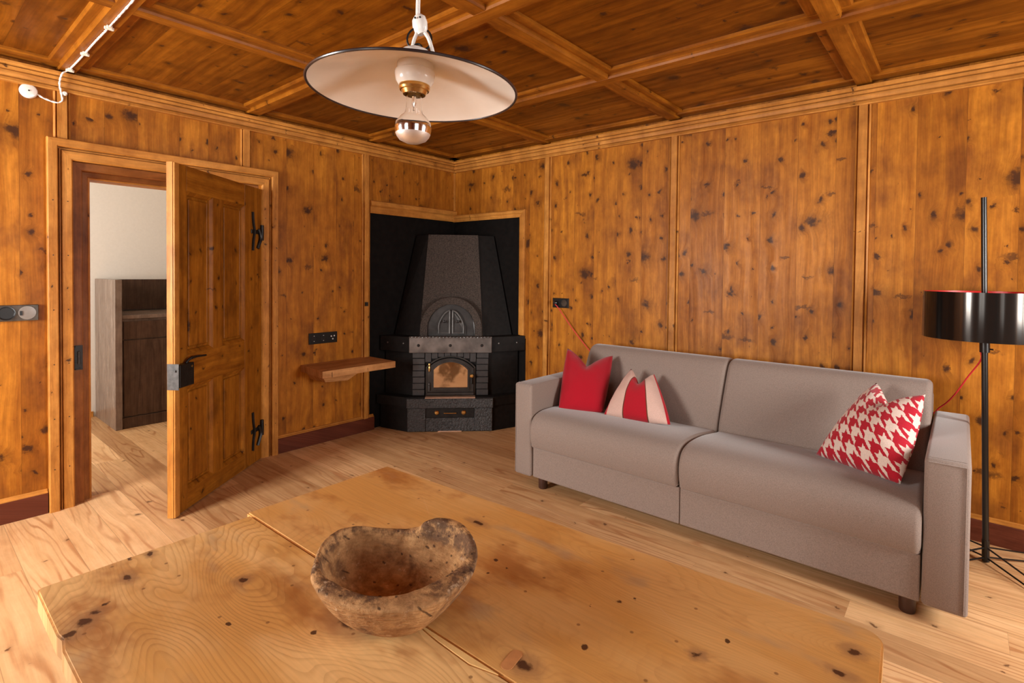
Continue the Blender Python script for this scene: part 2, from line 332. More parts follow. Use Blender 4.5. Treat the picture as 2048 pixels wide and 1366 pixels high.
# ------------------------------------------------------------------ mesh helpers
def link(name, bm, mat, parent=None, smooth=False, origin=None):
    me = bpy.data.meshes.new(name); bmesh.ops.recalc_face_normals(bm, faces=bm.faces)
    if origin is not None: bmesh.ops.translate(bm, verts=bm.verts, vec=-Vector(origin))
    bm.to_mesh(me); bm.free()
    for mm in (mat if isinstance(mat, (list, tuple)) else [mat]): me.materials.append(mm)
    if smooth:
        for p in me.polygons: p.use_smooth = True
        if smooth != 'all':
            try: me.set_sharp_from_angle(angle=math.radians(35))
            except Exception: pass
    o = bpy.data.objects.new(name, me); COL.objects.link(o)
    if origin is not None: o.location = origin
    if parent is not None: o.parent = parent
    return o
def empty(name, label, cat, loc=(0, 0, 0), rz=0., group=None):
    o = bpy.data.objects.new(name, None); COL.objects.link(o); o.location = loc; o.rotation_euler = (0, 0, rz)
    o.empty_display_size = .1; o['label'] = label; o['category'] = cat
    if group: o['group'] = group
    return o
def tag(o, label, cat, group=None):
    o['label'] = label; o['category'] = cat
    if group: o['group'] = group
    return o
def struct(o): o['kind'] = 'structure'; return o
def box(bm, x0, x1, y0, y1, z0, z1, bev=0., seg=2, mtx=None):
    r = bmesh.ops.create_cube(bm, size=1); vs = r['verts']
    for v in vs: v.co = Vector(((x0+x1)/2+v.co.x*(x1-x0), (y0+y1)/2+v.co.y*(y1-y0), (z0+z1)/2+v.co.z*(z1-z0)))
    if bev:
        es = list({e for v in vs for e in v.link_edges})
        r = bmesh.ops.bevel(bm, geom=es, offset=bev, segments=seg, profile=.5, affect='EDGES'); vs = list({v for f in r['faces'] for v in f.verts})
    if mtx: bmesh.ops.transform(bm, matrix=mtx, verts=list({v for v in vs}))
    return vs
def newbox(name, mat, parent, *a, bev=0., seg=2, **k):
    bm = bmesh.new(); box(bm, *a, bev=bev, seg=seg); return link(name, bm, mat, parent, smooth=bool(bev and seg > 2), **k)
def prism(bm, pts, ext):
    """closed polygon (3D points) extruded by the vector ext"""
    vs = [bm.verts.new(p) for p in pts]; f = bm.faces.new(vs)
    r = bmesh.ops.extrude_face_region(bm, geom=[f]); nv = [g for g in r['geom'] if isinstance(g, bmesh.types.BMVert)]
    bmesh.ops.translate(bm, verts=nv, vec=Vector(ext)); return vs+nv
def sweep(bm, path, prof, N, mi=False):
    """profile (a,b): a across (N x t), b along N; mitred corners"""
    N = Vector(N); P = [Vector(p) for p in path]; rings = []
    for i, p in enumerate(P):
        ts = []
        if i > 0: ts.append((p-P[i-1]).normalized())
        if i < len(P)-1: ts.append((P[i+1]-p).normalized())
        ns = [N.cross(t) for t in ts]
        mm = ns[0] if len(ns) == 1 else (ns[0]+ns[1]) / (1+ns[0].dot(ns[1]))
        rings.append([bm.verts.new(p+mm*a+N*b) for a, b in prof])
    k = len(prof)
    for i in range(len(rings)-1):
        for j in range(k):
            bm.faces.new((rings[i][j], rings[i][(j+1) % k], rings[i+1][(j+1) % k], rings[i+1][j])).material_index = (i if mi else 0)
    bm.faces.new(rings[0]); bm.faces.new(list(reversed(rings[-1])))
def swept(name, mat, path, prof, N, parent=None, smooth=False):
    bm = bmesh.new(); sweep(bm, path, prof, N, isinstance(mat, (list, tuple))); return link(name, bm, mat, parent, smooth)
def lathe(bm, prof, seg=48, mtx=None, close=False):
    rings = []
    for r, z in prof:
        if r < 1e-6: rings.append([bm.verts.new((0, 0, z))])
        else: rings.append([bm.verts.new((r*math.cos(2*pi*i/seg), r*math.sin(2*pi*i/seg), z)) for i in range(seg)])
    pairs = list(zip(rings[:-1], rings[1:]))
    if close: pairs.append((rings[-1], rings[0]))
    for A, B in pairs:
        for i in range(seg):
            j = (i+1) % seg
            if len(A) == 1 and len(B) == 1: continue
            if len(A) == 1: bm.faces.new((A[0], B[j], B[i]))
            elif len(B) == 1: bm.faces.new((A[i], A[j], B[0]))
            else: bm.faces.new((A[i], A[j], B[j], B[i]))
    vs = [v for R in rings for v in R]
    if mtx: bmesh.ops.transform(bm, matrix=mtx, verts=vs)
def catmull(pts, n=8):
    P = [Vector(p) for p in pts]; P = [P[0]*2-P[1]]+P+[P[-1]*2-P[-2]]; o = []
    for i in range(1, len(P)-2):
        for k in range(n):
            t = k/n; a, b, c, d = P[i-1:i+3]
            o.append(.5*((2*b)+(-a+c)*t+(2*a-5*b+4*c-d)*t*t+(-a+3*b-3*c+d)*t**3))
    o.append(P[-2]); return o
def tube(bm, pts, rad, seg=8, closed=False):
    P = [Vector(p) for p in pts]; n = len(P); rings = []; up = Vector((0, 0, 1)); prev = None
    for i in range(n):
        a = P[(i-1) % n] if closed else P[max(i-1, 0)]; b = P[(i+1) % n] if closed else P[min(i+1, n-1)]
        t = (b-a).normalized()
        if prev is None:
            s = t.cross(up); s = s if s.length > .1 else t.cross(Vector((1, 0, 0)))
        else: s = prev-t*prev.dot(t)
        s.normalize(); prev = s; q = t.cross(s)
        r = rad[i] if isinstance(rad, list) else rad
        rings.append([bm.verts.new(P[i]+s*r*math.cos(2*pi*k/seg)+q*r*math.sin(2*pi*k/seg)) for k in range(seg)])
    m_ = n if closed else n-1
    for i in range(m_):
        A, B = rings[i], rings[(i+1) % n]
        for k in range(seg): bm.faces.new((A[k], A[(k+1) % seg], B[(k+1) % seg], B[k]))
    if not closed: bm.faces.new(list(reversed(rings[0]))); bm.faces.new(rings[-1])

# ------------------------------------------------------------------ the room
T = .15
DY0, DY1, DZ = -2.735, -1.765, 1.82     # rough opening of the door in the left wall
bm = bmesh.new()
box(bm, -T, 0, YF-T, DY0, 0, ZC); box(bm, -T, 0, DY0, DY1, DZ, ZC)
box(bm, -T, 0, DY1, -.905, 0, ZC); box(bm, -T, 0, -.905, T, 1.715, ZC)
struct(link('wall_left', bm, M_wallL))
bm = bmesh.new(); box(bm, 0, .79, 0, T, 1.715, ZC); box(bm, .855, XR+T, 0, T, 0, ZC); box(bm, .79, .855, 0, T, .72, ZC)
struct(link('wall_back', bm, M_wallR))
bm = bmesh.new(); box(bm, -T, -.014, -.905, .014, 0, 1.715); box(bm, -.014, .79, .014, T, 0, 1.715); box(bm, .79, .855, .014, T, 0, .72)
struct(link('wall_niche', bm, M_black))
def winwall(name, mat, axis, const, a0, a1, wins, th):
    bm = bmesh.new()
    def B(s0, s1, z0, z1):
        if axis == 'x': box(bm, s0, s1, min(const, const+th), max(const, const+th), z0, z1)
        else: box(bm, min(const, const+th), max(const, const+th), s0, s1, z0, z1)
    cur = a0
    for s0, s1 in sorted(wins):
        B(cur, s0, 0, ZC); B(s0, s1, 0, WZ0); B(s0, s1, WZ1, ZC); cur = s1
    B(cur, a1, 0, ZC); struct(link(name, bm, mat))
winwall('wall_front', M_wallR, 'x', YF, -T, XR+T, WIN_F, -T)
winwall('wall_right', M_wallL, 'y', XR, YF, T, WIN_R, T)
wi = 0
for s0, s1 in WIN_F:
    wi += 1; bm = bmesh.new(); y0, y1 = YF-.07, YF-.03
    for a, b, c, d in ((s0, s0+.05, WZ0, WZ1), (s1-.05, s1, WZ0, WZ1), (s0, s1, WZ0, WZ0+.05), (s0, s1, WZ1-.05, WZ1), ((s0+s1)/2-.03, (s0+s1)/2+.03, WZ0, WZ1), (s0, s1, 1.45, 1.48)):
        box(bm, a, b, y0, y1, c, d)
    struct(link('window_%d' % wi, bm, M_trX))
for s0, s1 in WIN_R:
    wi += 1; bm = bmesh.new(); y0, y1 = XR+.03, XR+.07
    for a, b, c, d in ((s0, s0+.05, WZ0, WZ1), (s1-.05, s1, WZ0, WZ1), (s0, s1, WZ0, WZ0+.05), (s0, s1, WZ1-.05, WZ1), ((s0+s1)/2-.03, (s0+s1)/2+.03, WZ0, WZ1), (s0, s1, 1.45, 1.48)):
        box(bm, y0, y1, a, b, c, d)
    struct(link('window_%d' % wi, bm, M_trX))
bm = bmesh.new(); box(bm, -3.2, XR+T, YF-T, T, -.12, 0); struct(link('floor', bm, M_floor))
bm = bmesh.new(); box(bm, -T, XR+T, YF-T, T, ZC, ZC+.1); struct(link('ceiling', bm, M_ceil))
# hall behind the doorway
bm = bmesh.new(); box(bm, -2.14, -2.04, -4.1, .3, 0, 2.4); struct(link('wall_hall_far', bm, M_white))
bm = bmesh.new(); box(bm, -2.14, -T, .15, .3, 0, 2.4); struct(link('wall_hall_back', bm, M_white))
bm = bmesh.new(); box(bm, -2.04, -T, -4.2, -4.1, 0, .8); box(bm, -2.04, -T, -4.2, -4.1, 2.0, 2.4); box(bm, -2.04, -1.8, -4.2, -4.1, .8, 2.0); box(bm, -.6, -T, -4.2, -4.1, .8, 2.0)
struct(link('wall_hall_front', bm, M_white))
bm = bmesh.new(); box(bm, -2.14, -T, -4.2, .3, 2.4, 2.5); struct(link('ceiling_hall', bm, M_white))
bm = bmesh.new(); box(bm, -T-.012, -T-.001, -4.1, DY0-.02, 0, 2.4); box(bm, -T-.012, -T-.001, DY1+.02, .15, 0, 2.4); box(bm, -T-.012, -T-.001, DY0-.02, DY1+.02, DZ+.02, 2.4)
struct(link('wall_hall_side', bm, M_white))
bm = bmesh.new(); box(bm, -2.04, -2.025, -4.1, -2.25, 0, .045); struct(link('baseboard_hall', bm, M_trY))

ti = [0]
def trim(mat, path, prof, N, parent=None, name=None):
    ti[0] += 1
    return struct(swept(name or 'trim_%d' % ti[0], mat, path, prof, N, parent))
# cornice
cor = [(0, 2.158), (-.024, 2.158), (-.026, 2.163), (-.022, 2.176), (-.012, 2.178), (-.012, 2.181), (-.026, 2.184), (-.029, 2.200), (-.029, 2.207), (-.020, 2.2085), (-.020, 2.2115), (-.034, 2.213), (-.040, 2.226), (-.030, 2.2275), (-.030, 2.2305), (-.045, 2.232), (-.050, 2.240), (-.050, 2.251), (-.036, 2.2525), (0, 2.2525)]
trim(M_trY, [(0, YF, 0), (0, -.0, 0)], cor, (0, 0, 1)); trim(M_trX, [(0, 0, 0), (XR, 0, 0)], cor, (0, 0, 1))
edge = [(-.0, 2.276), (-.085, 2.276), (-.085, 2.284), (-.092, 2.290), (-.092, 2.301), (0, 2.301)]
trim(M_bmY, [(.0, YF, 0), (.0, 0, 0)], edge, (0, 0, 1)); trim(M_bmX, [(.0, 0, 0), (XR, 0, 0)], edge, (0, 0, 1))
# ceiling beams
def beamprof(w, dz=0.):
    h = w/2
    pr = [(-h-.045, 2.301), (-h-.045, 2.290), (-h-.038, 2.285), (-h-.004, 2.285), (-h, 2.283), (-h, 2.274), (-h+.004, 2.264), (h-.004, 2.264), (h, 2.274), (h, 2.283), (h+.004, 2.285), (h+.038, 2.285), (h+.045, 2.290), (h+.045, 2.301)]
    return [(a, b-dz) for a, b in pr]
for x, wd in ((1.05, .072), (2.10, .072), (3.14, .072), (4.18, .072)):
    trim(M_bmY, [(x, YF, 0), (x, 0, 0)], beamprof(wd), (0, 0, 1))
for y, wd in ((-.895, .08), (-1.82, .08), (-2.757, .075), (-3.69, .075)):
    trim(M_bmX, [(0, y, 0), (XR, y, 0)], beamprof(wd, .0007), (0, 0, 1))
# upright battens on the panelling
bat = [(-.034, 0), (-.034, .008), (-.027, .013), (-.0225, .003), (-.0195, .003), (-.0185, .022), (.0185, .022), (.0195, .003), (.0225, .003), (.027, .013), (.034, .008), (.034, 0)]
def batten_L(y, z0, z1=2.165): trim(M_trZ, [(0, y, z0), (0, y, z1)], bat, (1, 0, 0))
def batten_R(x, z0, z1=2.165): trim(M_trZ, [(x, 0, z0), (x, 0, z1)], bat, (0, -1, 0))
batten_L(-2.775, 1.91); batten_L(-1.855, 1.91); batten_L(-.949, .1); batten_L(-4.0, .1)
for x in (1.067, 2.10, 3.14, 4.18): batten_R(x, .1)
bm = bmesh.new(); box(bm, .024, .032, -.966, -.940, .985, 1.015); tag(link('door_latch', bm, M_irondk), 'small dark iron latch on the batten beside the black stove niche', 'latch')
# thin corner bead
bm = bmesh.new(); box(bm, 0, .012, -.012, 0, 1.80, 2.16); ti[0] += 1; struct(link('trim_%d' % ti[0], bm, M_trZ))
# niche surround
nf = [(0, 0), (0, .016), (.012, .020), (.028, .020), (.036, .028), (.056, .028), (.064, .020), (.064, 0)]
nfh = [(0, 0), (0, .016), (.012, .020), (.05, .020), (.062, .034), (.092, .034), (.10, .020), (.10, 0)]
trim(M_trY, [(0, 0, 1.713), (0, -.915, 1.713)], [(-a, b) for a, b in nfh], (1, 0, 0))
trim([M_trZ, M_trX], [(.788, 0, .748), (.788, 0, 1.71), (0, 0, 1.71)], [(-a*.95, b) for a, b in nf], (0, -1, 0))
# door casing (left wall): outer and inner moulding, then the dark jamb frame set back
cas = [(0, 0), (0, .016), (.006, .022), (.044, .022), (.046, .019), (.0465, .006), (.0505, .006), (.051, .020), (.0545, .020), (.055, .004), (.0605, .004), (.062, .030), (.066, .034), (.100, .034), (.104, .03), (.104, 0)]
cy0, cy1, cz = -2.734, -1.756, 1.815
trim([M_trZ, M_trY, M_trZ], [(0, cy0, 0), (0, cy0, cz), (0, cy1, cz), (0, cy1, 0)], cas, (1, 0, 0))
jm = [(-.0, -.15), (.0, -.012), (-.004, -.010), (-.040, -.010), (-.044, -.014), (-.046, -.040), (-.070, -.040), (-.073, -.044), (-.073, -.15)]
jo = trim([M_jamb, M_jambY, M_jamb], [(0, cy0, 0), (0, cy0, cz), (0, cy1, cz), (0, cy1, 0)], jm, (1, 0, 0))
jl = [(-.0735, -.15), (-.0735, -.046), (-.082, -.046), (-.082, -.15)]
trim([M_trZ, M_trY, M_trZ], [(0, cy0, 0), (0, cy0, cz), (0, cy1, cz), (0, cy1, 0)], jl, (1, 0, 0))
bm = bmesh.new(); box(bm, -.0105, -.004, cy0+.006, cy0+.040, .715, .845); box(bm, -.010, .002, cy0+.008, cy0+.030, .835, .843); box(bm, -.010, .002, cy0+.008, cy0+.030, .717, .722)
sp = struct(link('strike_plate', bm, M_irondk, jo)); bm = bmesh.new(); box(bm, -.006, .003, cy0+.018, cy0+.028, .745, .815, bev=.003)
struct(link('keeper', bm, M_lockpl, sp))
bm = bmesh.new()
for z in (.22, .48, .76, 1.04, 1.32, 1.60):
    for y in (cy0-.022, cy0-.083, cy1+.022, cy1+.083):
        h = .0222 if abs(y-cy0) < .03 or abs(y-cy1) < .03 else .0342
        lathe(bm, [(.0028, h-.001), (.0028, h+.0006), (0, h+.0008)], 8, Matrix.Translation((0, y, z)) @ Matrix.Rotation(pi/2, 4, 'Y'))
nh = link('nail_heads', bm, M_irondk, None); nh.name = 'trim_nail_heads'; struct(nh)
# baseboards with their thin top moulding
bbp = [(0, 0), (-.022, 0), (-.022, .098), (-.018, .103), (0, .103)]; btp = [(0, .103), (-.016, .103), (-.016, .108), (-.008, .112), (-.008, .120), (0, .122)]
for i, (a, b) in enumerate([((0, YF, 0), (0, -2.842, 0)), ((0, -1.650, 0), (0, -.872, 0))]):
    struct(swept('baseboard_left' + ('' if i == 0 else '_2'), M_base, [a, b], bbp, (0, 0, 1))); trim(M_trY, [a, b], btp, (0, 0, 1))
struct(swept('baseboard_back', M_base, [(.87, 0, 0), (XR, 0, 0)], bbp, (0, 0, 1))); trim(M_trX, [(.87, 0, 0), (XR, 0, 0)], btp, (0, 0, 1))

# ------------------------------------------------------------------ the open door
DH = Vector((.03, -1.765, 0)); dirT = Vector((.6226, -.7825)); ang = math.atan2(dirT.y, dirT.x)
door = bpy.data.objects.new('door_1', None); COL.objects.link(door); door.location = DH; door.rotation_euler = (0, 0, ang); struct(door)
W_, H_, th = .870, 1.786, .030
def dbox(bm, x0, x1, z0, z1, y0=-th/2, y1=th/2, bev=.002): box(bm, x0, x1, y0, y1, z0, z1, bev=bev, seg=1)
yo = -th/2
for (a, b) in ((.0, .205), (.762, W_)):
    bm = bmesh.new(); dbox(bm, a, b, .006, H_, -th, 0); struct(link('stile', bm, M_doorZ, door))
bm = bmesh.new(); dbox(bm, .44, .535, .10, 1.665, -th, -.001); struct(link('mullion', bm, M_doorZ, door))
for z0, z1 in ((.006, .105), (.645, .815), (1.655, H_)):
    bm = bmesh.new(); dbox(bm, .204, .763, z0, z1, -th+.001, -.0005); struct(link('rail', bm, M_doorX, door))
for (x0, x1) in ((.205, .44), (.535, .762)):
    for (z0, z1) in ((.105, .645), (.815, 1.655)):
        bm = bmesh.new()
        dbox(bm, x0-.004, x1+.004, z0-.004, z1+.004, -th+.006, -.0195)
        for s in (-.011, -th+.005):   # raised field on both faces
            yy0, yy1 = (-.0205, -.0140) if s == -.011 else (-th+.002, -th+.0065)
            box(bm, x0+.032, x1-.032, yy0, yy1, z0+.032, z1-.032, bev=.006, seg=1)
        struct(link('door_panel', bm, M_doorZ, door))
        # sloping sticking moulding round the panel, front face
        pr = [(0, 0), (0, -.013), (-.016, -.013), (-.020, -.006)]
        bm = bmesh.new(); P = [(x0, 0, z0), (x1, 0, z0), (x1, 0, z1), (x0, 0, z1)]
        rings = []
        for (px, _, pz), (sx, sz) in zip(P, ((1, 1), (-1, 1), (-1, -1), (1, -1))):
            rings.append([bm.verts.new((px+sx*a, b, pz+sz*a)) for a, b in ((0, -.0008), (.003, -.0012), (.017, -.012), (.020, -.0185), (0, -.0185))])
        for i in range(4):
            A, B = rings[i], rings[(i+1) % 4]
            for k in range(5): bm.faces.new((A[k], A[(k+1) % 5], B[(k+1) % 5], B[k]))
        struct(link('panel_moulding', bm, M_doorZ, door))
bm = bmesh.new(); dbox(bm, .835, W_+.001, .006, H_-.002, .0, .010); dbox(bm, .0, .0, 0, 0) if False else None
struct(link('door_lipping', bm, M_trZ, door))
bm = bmesh.new(); box(bm, W_+.0002, W_+.0042, -th+.001, .001, .006, H_-.001); struct(link('edge_strip', bm, M_trZ, door))
# box lock on the leaf
lk = bmesh.new(); box(lk, .757, .868, .001, .034, .660, .775, bev=.002, seg=1); lock = struct(link('door_lock', lk, M_irondk, door))
bm = bmesh.new(); box(bm, .8745, .878, -.026, .033, .652, .782); box(bm, .877, .884, -.010, .020, .742, .752)
struct(link('lock_plate', bm, M_lockpl, lock))
bm = bmesh.new(); tube(bm, [(.80, .018, .774), (.785, .022, .79), (.765, .03, .80)], .007, 8); tube(bm, [(.772, .03, .797), (.74, .034, .80), (.66, .036, .795)], [.007, .0065, .005], 8)
struct(link('door_handle', bm, M_irondk, lock))
bm = bmesh.new(); lathe(bm, [(0, 0), (.006, 0), (.006, .003), (0, .003)], 12, Matrix.Translation((.777, .034, .757)) @ Matrix.Rotation(-pi/2, 4, 'X')); struct(link('lock_pin', bm, M_brass, lock))
for zc in (1.50, .215):
    bm = bmesh.new()
    tube(bm, catmull([(.118, .004, zc+.125), (.112, .005, zc+.06), (.10, .006, zc), (.112, .005, zc-.06), (.116, .004, zc-.12)], 5), .009, 6)
    box(bm, .02, .135, .0, .006, zc-.012, zc+.014, bev=.002, seg=1)
    tube(bm, catmull([(.05, .006, zc+.02), (.03, .012, zc-.03), (.045, .010, zc-.07), (.06, .006, zc-.105)], 5), .011, 6)
    lathe(bm, [(0, -.05), (.011, -.05), (.012, .0), (.011, .05), (0, .05)], 12, Matrix.Translation((.012, .010, zc)))
    struct(link('hinge', bm, M_irondk, door, smooth=True))

# ------------------------------------------------------------------ kitchen cabinet in the hall
kc = empty('kitchen_cabinet', 'dark stained oak kitchen cabinet with drawer and door standing in the white hall', 'cabinet', (-1.70, -2.235, 0))
def kbox(name, mat, x0, x1, y0, y1, z0, z1, par=kc, bev=.002):
    o = newbox(name, mat, None, x0, x1, y0, y1, z0, z1, bev=bev, seg=1); o.parent = par; o.matrix_parent_inverse = par.matrix_basis.inverted() if par is kc else Matrix.Identity(4); return o
kbox('side_panel', M_cabS, -2.02, -1.405, -2.235, -2.190, 0, 1.17)
kbox('cabinet_body', M_cabS, -2.02, -1.445, -2.189, -.9, 0.005, .86)
kbox('back_panel', M_cabZ, -2.02, -1.96, -2.189, -.9, .90, 1.165)
kbox('worktop', M_cabS, -2.02, -1.425, -2.189, -.9, .862, .892)
kbox('plinth', M_cabZ, -1.444, -1.42, -2.189, -.9, .0, .085)
for i in range(3):
    y0 = -2.176+i*.43
    kbox('drawer', M_cabZ, -1.444, -1.424, y0, y0+.422, .702, .842); kbox('cabinet_door', M_cabZ, -1.444, -1.424, y0, y0+.422, .095, .694)

# ------------------------------------------------------------------ corner stove
d_ = Vector((1, -1, 0)).normalized(); s_ = Vector((1, 1, 0)).normalized()
stove = empty('corner_stove', 'black rendered corner stove with iron fire door and tapering hood in the black niche', 'stove', (.3, -.3, 0))
SM = Matrix((( s_.x, -d_.x, 0, 0), (s_.y, -d_.y, 0, 0), (0, 0, 1, 0), (0, 0, 0, 1)))   # local: x=lateral, y=-out, z=up
def F(s, D, z): return Vector((s*s_.x+D*d_.x, s*s_.y+D*d_.y, z))
def spart(name, bm, mat, parent=stove, smooth=False):
    o = link(name, bm, mat, None, smooth); o.parent = parent
    if parent is stove: o.matrix_parent_inverse = Matrix.Translation(-Vector(stove.location))
    return o
E_ = .004
def stovering(w, D, yl, xr, z):
    """plan outline: wall corner, left wall point, front left, front right, right wall point"""
    return [Vector((E_, -E_, z)), Vector((E_, -yl, z)), F(-w, D, z), F(w, D, z), Vector((xr, -E_, z))]
def tier(bm, a, b):
    A = [bm.verts.new(v) for v in a]; B = [bm.verts.new(v) for v in b]
    n = len(A); bm.faces.new(A); bm.faces.new(list(reversed(B)))
    for i in range(n): bm.faces.new((A[i], A[(i+1) % n], B[(i+1) % n], B[i]))
def sbox(bm, s0, s1, D0, D1, z0, z1, bev=0., seg=1):
    # D increases towards the room
    vs = box(bm, s0, s1, -D1, -D0, z0, z1, bev, seg, SM)
bm = bmesh.new(); tier(bm, stovering(.330, .715, .80, .82, 0), stovering(.330, .715, .80, .82, .20)); tier(bm, stovering(.338, .722, .838, .835, .20), stovering(.338, .722, .838, .835, .272))
spart('plinth', bm, M_stove)
bm = bmesh.new()
sbox(bm, -.338, .338, .718, .737, .188, .264, .006, 2); sbox(bm, -.332, -.190, .712, .729, .004, .186, .004); sbox(bm, -.190, .190, .712, .724, .004, .110, .003); sbox(bm, .190, .332, .712, .729, .004, .186, .004)
spart('plinth_front', bm, M_rough)
bm = bmesh.new(); sbox(bm, -.188, .188, .712, .726, .112, .186, .002); dr = spart('ash_drawer', bm, M_irondk)
for s in (-.105, .105):
    bm = bmesh.new(); lathe(bm, [(0, 0), (.016, 0), (.018, .006), (.012, .012), (0, .014)], 20, SM @ Matrix.Translation((s, -.726, .152)) @ Matrix.Rotation(pi/2, 4, 'X')); spart('air_knob', bm, M_brass, dr, True)
bm = bmesh.new(); tube(bm, [F(-.045, .742, .151), F(.045, .742, .151)], .004, 8); tube(bm, [F(-.045, .726, .151), F(-.045, .742, .151)], .004, 8); tube(bm, [F(.045, .726, .151), F(.045, .742, .151)], .004, 8)
spart('drawer_handle', bm, M_brass, dr, True)
bm = bmesh.new(); sbox(bm, -.095, .09, .716, .7262, .001, .008); spart('sill_strip', bm, M_copper)
bm = bmesh.new(); tier(bm, stovering(.296, .640, .752, .775, .272), stovering(.296, .640, .752, .775, .625)); spart('firebox', bm, M_stove)
# brick piers and brick head above the door
for s0, s1 in ((-.300, -.205), (.205, .300)):
    bm = bmesh.new()
    for i in range(7):
        j = random.uniform(-.002, .002); sbox(bm, s0+j, s1+j, .636, .664+j, .274+i*.0495, .274+i*.0495+.0465, .003)
    spart('brick_pier', bm, M_brickp)
bm = bmesh.new()
for i in range(8):
    s = -.203+i*.0508; hz = .50+.085*(1-((s+.025)/.2)**2)**.5 if abs(s+.025) < .2 else .5
    sbox(bm, s, s+.048, .636, .655, min(hz, .60), .621, .002)
spart('brick_head', bm, M_brickp)
# mantel band
bm = bmesh.new(); tier(bm, stovering(.318, .700, .805, .850, .625), stovering(.318, .700, .805, .850, .742)); spart('mantel', bm, M_stove)
bm = bmesh.new(); sbox(bm, -.322, .322, .702, .722, .622, .742, .002); sbox(bm, -.322, .322, .7215, .724, .632, .636); sbox(bm, -.322, .322, .7215, .724, .724, .728)
band = spart('mantel_band', bm, M_ironh)
bm = bmesh.new()
for k in range(2):
    pts = [F(-.322+.644*i/160, .716+.004*math.cos(i*.85+k*pi), .743+.004*math.sin(i*.85+k*pi)) for i in range(161)]; tube(bm, pts, .0042, 6)
spart('twisted_bar', bm, M_ironh, band, True)
for s in (-.25, -.003, .245):
    bm = bmesh.new(); lathe(bm, [(.011, 0), (.011, .004), (.006, .009), (0, .010)], 14, SM @ Matrix.Translation((s, -.722, .680)) @ Matrix.Rotation(pi/2, 4, 'X')); spart('stud', bm, M_irondk, band, True)
for base, tvec, nrm in ((Vector((.012, -.80, .69)), F(-.318, .700, .69)-Vector((E_, -.805, .69)), -1), (Vector((.85, -.004, .69)), F(.318, .700, .69)-Vector((.85, -E_, .69)), 1)):
    tn = tvec.normalized(); no = Vector((-tn.y, tn.x, 0)); no = no if no.dot(d_) > 0 else -no
    for f in (.25, .78):
        p = Vector((E_ if nrm < 0 else .85, -.805 if nrm < 0 else -E_, .69))+tvec*f
        bm = bmesh.new(); lathe(bm, [(.007, 0), (.006, .004), (0, .006)], 12, Matrix.Translation(p) @ no.to_track_quat('Z', 'Y').to_matrix().to_4x4()); spart('stud', bm, M_ironh, band, True)
# hood: dark sides, rough front
def hoodring(w, D, yl, xr, z): return stovering(w, D, yl, xr, z)
bm = bmesh.new(); tier(bm, hoodring(.250, .612, .664, .705, .742), hoodring(.203, .415, .440, .495, 1.565)); spart('hood', bm, M_stove)
bm = bmesh.new()
a = [F(-.252, .613, .742), F(.254, .613, .742), F(.212, .418, 1.567), F(-.200, .418, 1.567)]; vs = prism(bm, a, d_*.006)
spart('hood_front', bm, M_hood)
# arch surround and the little oven doors
sl = (.418-.613)/(1.567-.742)
def hoodD(z): return .613+(z-.742)*sl
bm = bmesh.new(); NA = 36; ro, ri, zc0 = .247, .190, .800
outer = []; inner = []
prof = [(ri, .0), (ri, .052), (ro-.004, .056), (ro, .05), (ro, .0)]
rings = []
path = [(-1, .744)]+[(None, math.pi-math.pi*i/NA) for i in range(NA+1)]+[(1, .744)]
for kind, val in path:
    ring = []
    for r, o in prof:
        if kind is None: s, z = r*math.cos(val), zc0+r*1.035*math.sin(val)
        else: s, z = kind*r, val
        ring.append(bm.verts.new(F(s, .62-.0+o-.03-max(0, z-.79)*.13, z)))
    rings.append(ring)
for i in range(len(rings)-1):
    for j in range(len(prof)):
        bm.faces.new((rings[i][j], rings[i][(j+1) % 5], rings[i+1][(j+1) % 5], rings[i+1][j]))
bm.faces.new(rings[0]); bm.faces.new(list(reversed(rings[-1])))
spart('arch_surround', bm, M_hood)
bm = bmesh.new(); pts = [F(-.188, .618, .746), F(.188, .618, .746), F(.188, .618, .80)]+[F(.188*math.cos(math.pi*i/24), .618-max(0, .195*math.sin(math.pi*i/24))*.13, .80+.195*math.sin(math.pi*i/24)) for i in range(1, 24)]+[F(-.188, .618, .80)]
prism(bm, pts, d_*.006); ovf = spart('oven_frame', bm, M_iron)
for sg in (-1, 1):
    def half(s): return sg*s
    pts = [F(half(.003), .6255, .756), F(half(.118), .6255, .756), F(half(.118), .6255, .825)]
    for i in range(0, 9):
        t = i/8*pi/2; pts.append(F(half(.003+.098*math.cos(t)), .6255-.02*math.sin(t), .835+.12*math.sin(t)))
    bm = bmesh.new(); prism(bm, pts, d_*.010); od = spart('oven_door', bm, M_iron, stove)
    bm = bmesh.new(); pr = catmull([F(half(.098), .638, .765), F(half(.098), .638, .83), F(half(.08), .636, .88), F(half(.045), .630, .93), F(half(.010), .626, .95)], 6)
    tube(bm, pr, .007, 6); tube(bm, [F(half(.012), .638, .765), F(half(.012), .634, .85), F(half(.012), .624, .945)], .008, 6); tube(bm, [F(half(.012), .638, .768), F(half(.1), .638, .768)], .006, 6)
    spart('raised_edge', bm, M_edge, od, True)
    bm = bmesh.new(); lathe(bm, [(.004, 0), (.004, .014), (.011, .018), (.012, .026), (0, .032)], 16, SM @ Matrix.Translation((sg*.052, -.632, .862)) @ Matrix.Rotation(pi/2, 4, 'X')); spart('oven_knob', bm, M_irondk, od, True)
